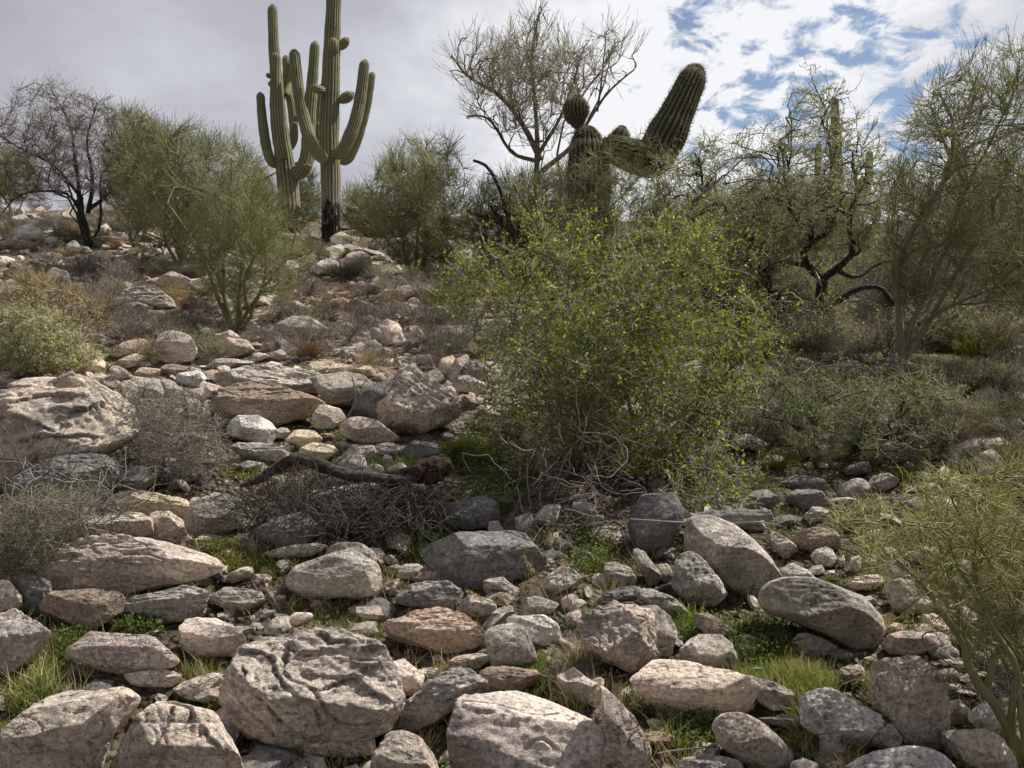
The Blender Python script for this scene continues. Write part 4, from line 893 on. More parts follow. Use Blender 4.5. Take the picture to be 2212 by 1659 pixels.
saguaro('thin far saguaro rising behind the feathery mesquite at right', 22,
 ([(1812, 560), (1810, 420), (1808, 330), (1804, 260), (1803, 210)], [15, 14, 12, 9.5, 8.5], ([0, .5, .7, .85, 1], [0, 0, .3, .2, .2])), [
 ('arm', [(1815, 440, 0), (1845, 430, 0), (1874, 400, 0), (1877, 350, 0), (1878, 326, 0)], [9, 9, 8.5, 8, 7.5]),
 ('arm', [(1808, 440, 0), (1775, 420, 0), (1767, 380, 0), (1769, 310, 0)], [8, 8, 7, 6.5])], ribs=14, spines=200)

# ------------------------------------------------------------------ growing plants
def wiggle(rng, P, amt):
    "smooth random offsets, zero at both ends"
    N, K, _ = P.shape; L = np.linalg.norm(P[:, -1] - P[:, 0], axis=1)[:, None, None]
    t = np.linspace(0, 1, K)[None, :, None]
    w = sum(rng.normal(size=(N, 1, 3)) / f * np.sin(math.pi * t * f) for f in (1, 2, 3)) + rng.normal(size=P.shape) * .22 * np.sin(math.pi * t)
    return P + w * L * amt
def bez(o, c, t_, K):
    t = np.linspace(0, 1, K)[None, :, None]
    return (1 - t) ** 2 * o[:, None] + 2 * t * (1 - t) * c[:, None] + t * t * t_[:, None]
def in_poly(poly, n, rng):
    P = np.asarray(poly, float); out = np.zeros((0, 2))
    while len(out) < n:
        q = rng.uniform(P.min(0), P.max(0), (n * 3, 2)); ins = np.zeros(len(q), bool); j = len(P) - 1
        for i in range(len(P)):
            c = ((P[i, 1] > q[:, 1]) != (P[j, 1] > q[:, 1])) & (q[:, 0] < (P[j, 0] - P[i, 0]) * (q[:, 1] - P[i, 1]) / (P[j, 1] - P[i, 1] + 1e-9) + P[i, 0]); ins ^= c; j = i
        out = np.vstack([out, q[ins]])
    return out[:n]
def tips(poly, n, d, spread, rng, clump=0.0):
    q = in_poly(poly, n, rng)
    if clump:
        c = in_poly(poly, max(4, n // 14), rng); k = rng.randint(0, len(c), n); m = rng.rand(n) < clump
        q = np.where(m[:, None], q * .45 + c[k] * .55, q)
    P = np.asarray(poly, float); cx, cy = P.mean(0); e = np.clip(1 - np.hypot((q[:, 0] - cx) / np.ptp(P[:, 0]) * 2, (q[:, 1] - cy) / np.ptp(P[:, 1]) * 2) ** 2, .1, 1) ** .5
    dd = d + spread * e * rng.uniform(-1, 1, n)
    W = CAM + dd[:, None] * dirs(q[:, 0], q[:, 1])
    g = H(W[:, 0], W[:, 1]) + .04; W[:, 2] = np.maximum(W[:, 2], g)
    return W
def attach(T, P, R, rng, K, wander, rfac, rtip, up=.5, tmin=.15, skip=0, zpen=1.2):
    N0, K0, _ = P.shape; k0 = int(K0 * tmin)
    pts = P[:, k0:].reshape(-1, 3); rad = R[:, k0:].reshape(-1)
    tg = norm(np.gradient(P, axis=1))[:, k0:].reshape(-1, 3)
    out = []
    for s in range(0, len(T), 400):
        t = T[s:s + 400]; D = np.linalg.norm(t[:, None] - pts[None], axis=2)
        cost = D + zpen * np.maximum(0, pts[None, :, 2] - t[:, None, 2] + .15 * D) + rng.rand(*D.shape) * D.mean() * .12
        out.append(cost.argmin(1))
    k = np.concatenate(out); o = pts[k]; L = np.linalg.norm(T - o, axis=1)[:, None]
    c = o + norm(tg[k] + np.array([0, 0, up]) * .3 + norm(T - o) * .4) * L * .5
    Q = wiggle(rng, bez(o, c, T, K), wander)
    r0 = np.clip(rad[k] * rfac, rtip, None)
    RR = r0[:, None] + (rtip - r0)[:, None] * np.linspace(0, 1, K)[None] ** .8
    return Q, RR
def sprout(P, n, L, ang, K, rng, up=.3, jit=.35, t0=.25, r0=.002, r1=.001, drift=(0, 0, 0)):
    N, K0, _ = P.shape; i = np.repeat(np.arange(N), n); t = rng.uniform(t0, 1, len(i)) * (K0 - 1); a = np.minimum(t.astype(int), K0 - 2); f = (t - a)[:, None]
    o = P[i, a] * (1 - f) + P[i, a + 1] * f; tg = norm(P[i, a + 1] - P[i, a])
    rn = rng.normal(size=tg.shape); pe = norm(rn - tg * (rn * tg).sum(1, keepdims=True)); an = (ang * rng.uniform(.6, 1.3, len(i)))[:, None]
    d = norm(tg * np.cos(an) + pe * np.sin(an) + np.array([0, 0, up]) * rng.uniform(.3, 1.2, (len(i), 1)) + np.array(drift))
    ln = L * rng.uniform(.5, 1.25, len(i)); out = [o]
    for k in range(K - 1):
        d = norm(d + rng.normal(size=d.shape) * jit + np.array([0, 0, up * .12])); out.append(out[-1] + d * (ln / (K - 1))[:, None])
    Q = np.stack(out, 1); R = np.linspace(r0, r1, K)[None].repeat(len(Q), 0) * rng.uniform(.7, 1.2, (len(Q), 1))
    return Q, R
def leaves(P, n, L, W, rng, spread=.01, t0=.1, flat=False):
    N, K0, _ = P.shape; i = np.repeat(np.arange(N), n); t = rng.uniform(t0, 1, len(i)) * (K0 - 1); a = np.minimum(t.astype(int), K0 - 2); f = (t - a)[:, None]
    o = P[i, a] * (1 - f) + P[i, a + 1] * f + rng.normal(size=(len(i), 3)) * spread
    d = norm(rng.normal(size=o.shape) + np.array([0, 0, .2])); rn = rng.normal(size=o.shape) + (np.array([0, 0, 1.0]) if flat else 0)
    s = norm(np.cross(d, rn)); up = np.cross(s, d)
    l = (L * rng.uniform(.55, 1.3, len(i)))[:, None]; w = (W * rng.uniform(.6, 1.25, len(i)))[:, None]
    V = np.stack([o, o + d * l * .5 + s * w * .5 + up * w * .15, o + d * l, o + d * l * .5 - s * w * .5 + up * w * .15], 1).reshape(-1, 3)
    q = np.arange(len(V)).reshape(-1, 4)
    return V, q
def plant(name, label, cat, base, crown, d=None, spread=.5, nA=6, nB=40, nC=260, tw=6, twL=.15, twK=4, ang=.6, up=.3, jit=.3, r0=.02, rtw=.002,
          wander=.06, lf=None, bark='pv_brown', twig='pv_twig', leaf='hack_leaf', leaf_name='foliage', seed=1, hand=None, clump=.3, group=None, tw2=0, tw2L=.08, Kb=7, rf=.62, whip=None, drift=(0, 0, 0)):
    """base: list of frame points; crown: outline in the frame; hand: explicit limbs [(points, r0, r1)]"""
    rng = np.random.RandomState(seed); bx, by = base[0][:2]
    if d is None: d = gd(bx, by)
    B = []
    for bb in base:
        p = CAM + (d + (bb[2] if len(bb) > 2 else 0)) * dirs([bb[0]], [bb[1]])[0]; p[2] = float(H(p[0], p[1])) - .02; B.append(p)
    B = np.array(B); org = B.mean(0); org[2] = B[:, 2].min()
    t = thing(name, org, label, cat, group)
    s = PXM(d)
    A = []; RA = []
    if hand:
        for pp, ra, rb in hand:
            P = plane_pts(d, pp); g = H(P[:, 0], P[:, 1]); P[:, 2] = np.maximum(P[:, 2], g - .03)
            q = catmull(P, 12)[None]; q = wiggle(rng, q, .008); A.append(q); RA.append(np.linspace(ra * s, rb * s, 12)[None])
    if nA:
        tp = tips(crown, nA, d, spread * .8, rng); bi = np.argmin(np.linalg.norm(tp[:, None, :2] - B[None, :, :2], axis=2) + rng.rand(nA, len(B)) * .1, 1)
        o = B[bi] + rng.normal(size=(nA, 3)) * np.array([.5, .5, 0]) * r0
        c = o + (tp - o) * .45 * np.array([.55, .55, 1.25])
        A.append(wiggle(rng, bez(o, c, tp, 12), wander)); RA.append((r0 * rng.uniform(.6, 1.1, nA))[:, None] * np.linspace(1, .25, 12)[None])
    A = np.concatenate(A); RA = np.concatenate(RA)
    Q1, R1 = attach(tips(crown, nB, d, spread, rng), A, RA, rng, Kb, wander, rf, rtw * 1.8, tmin=.2)
    def pad(P, R, K):
        if P.shape[1] == K: return P, R
        tt = np.linspace(0, P.shape[1] - 1, K); i = np.minimum(tt.astype(int), P.shape[1] - 2); f = tt - i
        return P[:, i] * (1 - f)[None, :, None] + P[:, i + 1] * f[None, :, None], R[:, i] * (1 - f) + R[:, i + 1] * f
    a7, ra7 = pad(A, RA, Kb); AB = np.concatenate([a7, Q1]); RB = np.concatenate([ra7, R1])
    Q2, R2 = attach(tips(crown, nC, d, spread, rng, clump), AB, RB, rng, Kb, wander, rf, rtw * 1.15, tmin=.3)
    if whip:
        Qw, Rw = attach(tips(whip[0], whip[1], d, spread * .8, rng), AB, RB, rng, Kb, wander * .6, rf, rtw * 1.3, tmin=.3, up=1.0); Q2 = np.concatenate([Q2, Qw]); R2 = np.concatenate([R2, Rw])
    bk = join([tubes(A, RA, 6), tubes(Q1, R1, 4)])
    link('branches', mesh('branches', bk[0] - org, bk[1], mat=M[bark]), t)
    Q3, R3 = sprout(Q2, tw, twL, ang, twK, rng, up, jit, r0=rtw, r1=rtw * .55, drift=drift)
    parts = [tubes(Q2, R2, 3), tubes(Q3, R3, 3)]
    last = Q3
    if tw2:
        Q4, R4 = sprout(Q3, tw2, tw2L, ang, 3, rng, up, jit, r0=rtw * .8, r1=rtw * .45, drift=drift); parts.append(tubes(Q4, R4, 3)); last = Q4
    tg_ = join(parts)
    if nC < 20:
        bk = join([bk, tg_]); t.children[0].data = mesh('branches', bk[0] - org, bk[1], mat=M[bark]); return t
    link('twigs', mesh('twigs', tg_[0] - org, tg_[1], mat=M[twig]), t)
    if lf:
        v, q = leaves(last, lf[0], lf[1], lf[2], rng, spread=lf[3] if len(lf) > 3 else .008)
        if len(lf) > 4:
            v2, q2 = leaves(Q2, lf[4], lf[1], lf[2], rng, spread=.01); v, q = join([(v, q), (v2, q2)])
        link(leaf_name, mesh(leaf_name, v - org, q, mat=M[leaf]), t)
    return t

# centre bush
plant('hackberry_bush', 'large bright green leafy bush filling the centre right of the photo', 'bush',
 [(1230, 1120), (1330, 1110, .2), (1420, 1090, .4), (1200, 1090, .3)],
 [(925, 640), (990, 560), (1040, 520), (1100, 510), (1210, 520), (1290, 530), (1380, 520), (1450, 500), (1530, 540), (1590, 600), (1630, 690), (1670, 790), (1650, 880), (1600, 940), (1600, 1030), (1560, 1060), (1480, 1080), (1380, 1080), (1250, 1080), (1130, 1040), (1050, 980), (1020, 900), (1050, 820), (1040, 740), (1000, 690)],
 d=4.35, spread=.8, nA=18, nB=110, nC=860, tw=6, twL=.17, ang=.9, up=.12, jit=.4, r0=.017, rtw=.0016, wander=.10, lf=(6, .021, .0135, .010, 7), bark='gy_bark', twig='hk_twig', leaf='hack_leaf', seed=4, clump=.72, whip=([(930, 640), (980, 520), (1090, 440), (1180, 410), (1300, 440), (1420, 430), (1540, 450), (1620, 540), (1700, 700), (1730, 800), (1640, 800), (1560, 580), (1100, 560), (1000, 680)], 110),
 hand=[([(1330, 1100), (1300, 1000), (1250, 800), (1220, 640), (1180, 520), (1110, 400)], 6, 2), ([(1400, 1090), (1380, 950), (1330, 800), (1270, 700), (1200, 560), (1170, 500)], 6, 1.5),
       ([(1430, 1090), (1500, 900), (1600, 780), (1720, 700), (1760, 660)], 6, 1.5), ([(1500, 1000, .3), (1600, 870, .3), (1760, 800, .3), (1850, 790, .3)], 5, 1.2), ([(1340, 1050, .2), (1370, 960, .2), (1400, 870, .3)], 9, 8)])
plant('hackberry_bush', 'low leafy green branches spreading right over the log and round shaded boulder', 'bush',
 [(1500, 1100)], [(1450, 960), (1560, 930), (1650, 1000), (1640, 1100), (1700, 1130), (1640, 1150), (1560, 1100), (1500, 1090), (1420, 1090)],
 d=3.55, spread=.25, nA=6, nB=20, nC=42, tw=7, twL=.12, ang=.9, up=.05, jit=.4, r0=.008, rtw=.0014, wander=.10, lf=(2, .022, .015, .01), bark='hk_twig', twig='hk_twig', seed=8)
# tangled bare roots/vines below the bush
def tangle(name, label, cat, d, paths, r, bark, seed=0, extra=0, poly=None, spread=.2, jit=.5, L=.3):
    rng = np.random.RandomState(seed); P0 = [plane_pts(d, p) for p in paths]; org = np.mean([p[0] for p in P0], 0) if P0 else None
    A = [catmull(p, 16)[None] for p in P0]
    if extra:
        tp = tips(poly, extra, d, spread, rng); dd = norm(rng.normal(size=tp.shape) * [1, .6, .6]); out = [tp]
        for k in range(15): dd = norm(dd + rng.normal(size=dd.shape) * (jit * 1.6 if k % 4 == 0 else jit * .35)); out.append(out[-1] + dd * L / 15)
        A.append(np.stack(out, 1))
    A = np.concatenate(A); A = wiggle(rng, A, .02); A[..., 2] = np.maximum(A[..., 2], H(A[..., 0], A[..., 1]) + .005)
    if org is None: org = A[0, 0].copy()
    org[2] = A[..., 2].min()
    R = (r * rng.uniform(.5, 1.2, len(A)))[:, None] * np.linspace(1, .45, 16)[None]
    v, q = tubes(A, R, 5); o = link(name, mesh(name, v - org, q, mat=M[bark]), loc=org); return tag(o, label, cat)
tangle('dead_vine', 'tangle of pale bare curling stems at the foot of the big green bush', 'vine', 3.5,
 [[(1235, 1160), (1230, 1100), (1270, 1030), (1330, 960), (1390, 900), (1390, 895)], [(1120, 1110), (1110, 1070), (1130, 1020), (1095, 1000), (1160, 985), (1200, 1020), (1215, 1080)],
  [(1240, 1170), (1290, 1080), (1335, 1010), (1330, 950), (1290, 930), (1240, 920), (1235, 900)], [(1205, 1150), (1260, 1060), (1300, 960), (1280, 940)], [(1180, 1125), (1230, 1125), (1330, 1130), (1450, 1130), (1640, 1130)],
  [(1250, 1190), (1280, 1120), (1320, 1085), (1290, 1060), (1200, 1080)]], 0.003, 'pu_twig', 3, extra=60, poly=[(1090, 1000), (1230, 930), (1340, 920), (1380, 1040), (1340, 1140), (1250, 1180), (1130, 1120)], spread=.25, jit=.55, L=.42)

# right: dark green leafy bush
plant('leafy_bush', 'dark green leafy bush on dark stems right of the big bush', 'bush', [(1850, 1075), (1820, 1060, .1), (1900, 1070, .1)],
 [(1660, 820), (1720, 780), (1780, 800), (1850, 790), (1900, 840), (2000, 780), (2080, 860), (2060, 960), (1990, 1000), (1900, 980), (1840, 960), (1760, 1010), (1700, 960), (1640, 900)],
 d=4.6, spread=.5, nA=10, nB=60, nC=300, tw=6, twL=.15, ang=.9, up=.15, jit=.35, r0=.014, rtw=.0016, wander=.07, lf=(4, .017, .010, .012, 5), bark='dk_bark', twig='hk_twig', leaf='dk_leaf', seed=12)
plant('dry_shrub', 'purplish leafless shrub between the two green bushes at right', 'shrub', [(1640, 1010)], [(1570, 920), (1600, 850), (1680, 840), (1730, 900), (1720, 980), (1650, 1010), (1590, 990)],
 d=4.9, spread=.25, nA=8, nB=40, nC=200, tw=6, twL=.09, r0=.006, rtw=.0014, bark='gy_twig', twig='pu_twig', seed=13, wander=.1, up=.2)
# black-trunked mesquite
plant('mesquite_tree', 'feathery green mesquite with crooked black trunk and forked limbs', 'tree', [(1775, 690)],
 [(1560, 330), (1600, 290), (1660, 330), (1700, 240), (1740, 175), (1760, 150), (1790, 210), (1860, 240), (1880, 320), (1950, 380), (1920, 460), (1880, 540), (1800, 560), (1700, 560), (1600, 570), (1540, 480), (1520, 400)],
 d=8.0, spread=.9, nA=0, nB=70, nC=400, tw=5, twL=.20, ang=.9, up=.1, jit=.4, r0=.05, rtw=.0032, wander=.12, lf=(8, .028, .010, .014), bark='dk_bark', twig='hk_twig', leaf='mesq_leaf', seed=20, clump=.5, whip=([(1540, 330), (1600, 270), (1700, 220), (1740, 140), (1780, 150), (1880, 230), (1990, 370), (1900, 440), (1800, 300), (1600, 380)], 60),
 hand=[([(1775, 700), (1772, 640), (1776, 600)], 13, 11), ([(1776, 602), (1745, 575), (1735, 545), (1760, 520), (1790, 500), (1780, 450), (1800, 380), (1790, 300)], 9, 3), ([(1776, 602), (1810, 575), (1840, 540), (1830, 480), (1850, 420), (1840, 350)], 9, 3),
       ([(1800, 580, .1), (1850, 600, .2), (1900, 570, .3), (1960, 560, .3)], 6, 2.5), ([(1745, 575), (1690, 570), (1640, 600), (1600, 560)], 5, 2), ([(1760, 520), (1720, 470), (1700, 400), (1690, 330)], 5, 2), ([(1770, 690, -.2), (1800, 660, -.2), (1850, 625, -.3), (1900, 620, -.3), (1925, 650, -.3)], 7, 5)])
plant('mesquite_tree', 'twiggy feathery mesquite growing in front of the odd saguaro arm', 'tree', [(1480, 720)],
 [(1400, 420), (1440, 330), (1500, 300), (1540, 270), (1570, 330), (1560, 430), (1590, 520), (1540, 600), (1440, 600), (1380, 560), (1350, 480)],
 d=7.2, spread=.4, nA=3, nB=40, nC=230, tw=5, twL=.17, ang=.9, up=.1, jit=.4, r0=.03, rtw=.0028, wander=.12, lf=(7, .028, .010, .014), bark='dk_bark', twig='hk_twig', leaf='mesq_leaf', seed=21, hand=[([(1480, 720), (1500, 600), (1512, 480), (1515, 380), (1500, 330)], 5, 2)])
plant('mesquite_tree', 'thin leaning black-limbed mesquite between the big bush and the forked one', 'tree', [(1690, 720)],
 [(1480, 560), (1560, 440), (1640, 420), (1700, 480), (1720, 600), (1660, 680), (1560, 660)],
 d=7.4, spread=.5, nA=2, nB=40, nC=260, tw=5, twL=.17, ang=.9, up=.1, r0=.03, rtw=.0028, wander=.12, lf=(7, .028, .010, .014), bark='dk_bark', twig='hk_twig', leaf='mesq_leaf', seed=22, hand=[([(1690, 740), (1690, 660), (1640, 600), (1600, 550), (1540, 500)], 10, 3)])
# right palo verde
plant('palo_verde_tree', 'tall airy palo verde at the right edge with a pale forked trunk', 'tree', [(1955, 815)],
 [(1880, 500), (1930, 380), (1990, 200), (2050, 140), (2120, 100), (2230, 90), (2330, 250), (2350, 560), (2250, 700), (2120, 640), (2000, 640), (1920, 600)],
 d=6.2, spread=.8, nA=2, nB=100, nC=850, tw=7, twL=.20, ang=.5, up=.35, jit=.12, r0=.03, rtw=.0024, wander=.06, bark='pv_brown', twig='pv_twig', seed=30, tw2=1, tw2L=.1,
 hand=[([(1955, 830), (1960, 760), (1985, 680), (2040, 560), (2090, 420), (2150, 300), (2200, 180)], 8, 1.6), ([(1955, 800), (1945, 700), (1930, 600), (1940, 480)], 6, 2), ([(2085, 400), (2040, 310), (2010, 230)], 4, 1.5), ([(1985, 700), (2060, 660), (2160, 620), (2300, 600)], 6, 2.5), ([(1960, 770), (2060, 600), (2120, 520), (2250, 470)], 6, 2)])
plant('palo_verde_tree', 'grey tangled palo verde crown low at the right edge behind the taller one', 'tree', [(2160, 720)],
 [(1920, 520), (2000, 440), (2080, 420), (2180, 440), (2300, 420), (2330, 640), (2200, 690), (2050, 670), (1950, 640)],
 d=8.8, spread=.6, nA=8, nB=80, nC=700, tw=7, twL=.22, ang=.6, up=.2, r0=.04, rtw=.003, bark='dk_bark', twig='hk_twig', seed=31, wander=.09)
plant('palo_verde_tree', 'olive palo verde beyond the right end of the slope', 'tree', [(1980, 640)],
 [(1880, 560), (1900, 440), (1960, 370), (2040, 390), (2110, 350), (2200, 380), (2280, 500), (2200, 600), (2000, 620)],
 d=13, spread=1.2, nA=8, nB=80, nC=750, tw=10, twL=.35, ang=.5, up=.35, jit=.11, r0=.05, rtw=0.0034, bark='pv_bark', twig='pv_twig', seed=32, wander=.06)
# bottom right palo verde
plant('palo_verde_tree', 'yellow-green spiny palo verde leaning in from the bottom right corner', 'tree', [(2240, 1700)],
 [(1790, 1130), (1850, 1080), (1920, 1070), (2000, 1040), (2080, 1010), (2180, 990), (2300, 1010), (2330, 1200), (2300, 1400), (2180, 1440), (2090, 1400), (2010, 1340), (1960, 1270), (1880, 1230), (1850, 1170)],
 d=2.12, spread=.26, nA=3, nB=80, nC=340, tw=7, twL=.075, ang=.8, up=.12, jit=.12, r0=.012, rtw=.0011, wander=.05, bark='pv_bark', twig='pv_yel', seed=40, tw2=2, tw2L=.03,
 hand=[([(2260, 1720), (2190, 1600), (2140, 1510), (2100, 1450), (2085, 1350), (2060, 1250), (2020, 1150), (1950, 1090)], 15, 3), ([(2130, 1500), (2150, 1420), (2200, 1300), (2220, 1180)], 8, 2), ([(2085, 1400), (2000, 1280), (1900, 1180), (1820, 1140)], 6, 1.5), ([(2110, 1460), (2060, 1440), (2000, 1400)], 3, 1.2), ([(2070, 1300), (2130, 1200), (2150, 1100)], 4, 1.5)])
plant('dry_shrub', 'purplish leafless tangle behind the bottom right palo verde', 'shrub', [(2200, 1500)], [(2050, 1250), (2120, 1150), (2250, 1120), (2330, 1250), (2300, 1480), (2180, 1520), (2100, 1440)],
 d=2.35, spread=.2, nA=10, nB=60, nC=300, tw=6, twL=.07, r0=.004, rtw=.0009, bark='gy_twig', twig='pu_twig', seed=41, wander=.12, up=.1, ang=.9)
# tall bare palo verde on the skyline
plant('palo_verde_tree', 'tall nearly bare palo verde spreading against the clouds left of the odd saguaro', 'tree', [(1175, 560)],
 [(958, 130), (985, 90), (1040, 70), (1090, 90), (1120, 50), (1170, 12), (1205, 70), (1260, 90), (1300, 50), (1385, 100), (1370, 160), (1300, 200), (1240, 260), (1200, 330), (1120, 310), (1060, 250), (1010, 270), (1000, 200)],
 d=12.5, spread=1.0, nA=3, nB=70, nC=320, tw=7, twL=.40, ang=.32, up=.6, jit=.12, clump=.6, r0=.03, rtw=.0042, wander=.045, bark='pv_brown', twig='pv_pale', seed=50, tw2=1, tw2L=.18,
 hand=[([(1175, 570), (1172, 480), (1168, 400), (1165, 340), (1160, 240), (1150, 120), (1165, 30)], 11, 2), ([(1168, 345), (1130, 270), (1080, 210), (1020, 170), (975, 120)], 7, 2), ([(1170, 370), (1230, 320), (1260, 280), (1310, 210), (1370, 150)], 6, 1.5), ([(1165, 330), (1200, 260), (1240, 160), (1262, 100)], 5, 1.5), ([(1166, 350), (1110, 330), (1060, 260), (1010, 250)], 5, 1.5), ([(1290, 240), (1300, 150), (1310, 70)], 3, 1)])
plant('dead_tree', 'black dead snag with bare crooked limbs below the tall bare palo verde', 'dead tree', [(1120, 560)],
 [(1020, 350), (1070, 380), (1120, 440), (1100, 500), (1030, 470)], d=11, spread=.3, nA=0, nB=8, nC=16, tw=2, twL=.12, r0=.03, rtw=.005, bark='dk_bark', twig='dk_bark', seed=51,
 hand=[([(1130, 570), (1105, 490), (1090, 440), (1075, 400), (1050, 360), (1022, 346)], 7, 3), ([(1110, 500), (1075, 480), (1025, 460)], 6, 4), ([(1085, 484), (1070, 460), (1062, 448)], 4, 4), ([(1120, 520), (1120, 470), (1095, 460)], 6, 4)])
# left trees
plant('mesquite_tree', 'bare dark many-limbed tree on the upper left of the slope', 'tree', [(190, 535)],
 [(0, 250), (40, 190), (100, 165), (170, 200), (240, 210), (285, 300), (290, 400), (240, 440), (160, 400), (100, 440), (30, 430), (-20, 380)],
 spread=.9, nA=4, nB=120, nC=800, tw=7, twL=.30, ang=.7, up=.2, jit=.3, r0=.035, rtw=.0035, wander=.10, bark='dk_bark', twig='gy_twig', seed=60, rf=.5,
 hand=[([(190, 545), (188, 500), (175, 460), (172, 420)], 9, 6), ([(180, 470), (150, 420), (100, 410), (40, 420), (5, 460)], 4, 1), ([(172, 430), (165, 350), (155, 280), (110, 190)], 4.5, 1), ([(190, 460), (200, 380), (190, 300), (210, 220)], 5, 1), ([(178, 430), (120, 360), (60, 330), (10, 300)], 4, 1), ([(195, 450), (235, 420), (270, 350)], 4.5, 1.5)])
plant('palo_verde_tree', 'wide dense olive palo verde left of the rear saguaro', 'tree', [(395, 580), (440, 570)],
 [(235, 370), (260, 300), (300, 245), (350, 275), (400, 265), (450, 290), (500, 290), (560, 360), (600, 420), (630, 500), (600, 560), (500, 540), (420, 545), (330, 540), (260, 500)],
 spread=1.4, nA=10, nB=110, nC=1200, tw=10, twL=.32, ang=.5, up=.4, jit=.11, r0=.04, rtw=0.0030, wander=.05, bark='pv_bark', twig='pv_twig', seed=61, clump=.45)
plant('palo_verde_tree', 'small palo verde with several green stems rising from rocks below the saguaros', 'tree', [(510, 715), (500, 712), (525, 712)],
 [(400, 520), (430, 420), (490, 370), (520, 300), (560, 340), (620, 430), (660, 500), (680, 560), (640, 620), (580, 660), (460, 650), (420, 600)],
 spread=.8, nA=7, nB=90, nC=775, tw=9, twL=.20, ang=.5, up=.4, jit=.11, r0=.02, rtw=0.0019, wander=.05, bark='pv_bark', twig='pv_twig', seed=62, clump=.4,
 hand=[([(512, 715), (520, 620), (525, 540), (505, 440), (500, 340)], 5, 2), ([(505, 715), (470, 650), (440, 570), (400, 500), (370, 450)], 4.5, 2), ([(510, 712), (560, 640), (620, 560), (640, 500)], 4, 1.5), ([(520, 600), (530, 480), (560, 400), (600, 370)], 4, 1.5)])
sk = 'feathery olive palo verdes along the skyline'
plant('palo_verde_tree', 'feathery palo verde just right of the front saguaro', 'tree', [(890, 605)], [(780, 420), (820, 360), (850, 310), (900, 300), (960, 295), (1000, 350), (1030, 430), (1010, 540), (960, 590), (880, 580), (810, 540)],
 spread=1.0, nA=8, nB=80, nC=900, tw=9, twL=.30, ang=.5, up=.45, jit=.11, r0=.03, rtw=0.0028, wander=.05, bark='pv_brown', twig='pv_twig', seed=63, clump=.45, group=sk)
plant('palo_verde_tree', 'olive palo verde thicket under the tall bare tree on the skyline', 'tree', [(1120, 600)], [(1000, 480), (1040, 400), (1100, 370), (1170, 380), (1230, 350), (1330, 380), (1340, 520), (1250, 560), (1040, 570)],
 d=11.8, spread=1.0, nA=8, nB=80, nC=1000, tw=10, twL=.30, ang=.5, up=.45, jit=.11, r0=.03, rtw=0.0028, bark='pv_brown', twig='pv_twig', seed=64, clump=.3, group=sk)
plant('palo_verde_tree', 'small hazy palo verde on the skyline between the two saguaro trunks and right bush', 'tree', [(800, 520)], [(735, 470), (745, 400), (800, 420), (840, 440), (840, 510), (780, 520)],
 d=19, spread=.8, nA=6, nB=40, nC=325, tw=9, twL=.35, ang=.5, up=.45, jit=.11, r0=.03, rtw=0.0041, bark='pv_brown', twig='pv_twig', seed=65, group=sk)
plant('palo_verde_tree', 'low palo verde behind the foot of the rear saguaro', 'tree', [(640, 500)], [(590, 430), (620, 390), (680, 370), (700, 450), (690, 480), (620, 490)],
 d=21, spread=.6, nA=6, nB=30, nC=250, tw=9, twL=.35, ang=.5, up=.45, jit=.11, r0=.03, rtw=0.0045, bark='pv_brown', twig='pv_twig', seed=66, group=sk)
plant('palo_verde_tree', 'pale bush on the skyline at the far left edge', 'tree', [(30, 450)], [(-60, 450), (-50, 330), (0, 310), (60, 340), (90, 400), (60, 440)],
 d=22, spread=.9, nA=6, nB=40, nC=375, tw=9, twL=.4, ang=.5, up=.45, jit=.11, r0=.03, rtw=0.0049, bark='pv_brown', twig='pv_twig', seed=67, group=sk)
plant('palo_verde_tree', 'hazy palo verde between the bare dark tree and the dense olive one', 'tree', [(290, 500)], [(220, 440), (230, 300), (270, 240), (330, 260), (370, 330), (360, 450), (290, 470)],
 d=17, spread=.9, nA=6, nB=50, nC=525, tw=9, twL=.38, ang=.5, up=.45, jit=.11, r0=.03, rtw=0.0041, bark='pv_brown', twig='pv_twig', seed=68, group=sk)
plant('palo_verde_tree', 'olive thicket behind the forked black mesquite', 'tree', [(1640, 640)], [(1380, 560), (1420, 420), (1500, 400), (1600, 400), (1700, 380), (1830, 400), (1900, 440), (1900, 560), (1760, 620), (1500, 640)],
 d=11.5, spread=1.0, nA=12, nB=110, nC=1350, tw=10, twL=.33, ang=.5, up=.35, jit=.11, r0=.04, rtw=0.0029, bark='pv_brown', twig='pv_twig', seed=69, clump=.2, group=sk)
plant('palo_verde_tree', 'thin straggly palo verde stems crossing in front of the odd saguaro trunk', 'tree', [(1290, 760)], [(1180, 560), (1205, 420), (1250, 340), (1320, 310), (1400, 290), (1450, 330), (1430, 460), (1400, 560), (1300, 600)],
 d=7.6, spread=.3, nA=10, nB=60, nC=520, tw=7, twL=.15, ang=.6, up=.3, jit=.14, r0=.014, rtw=.0018, bark='pv_brown', twig='pv_twig', seed=80, wander=.08)
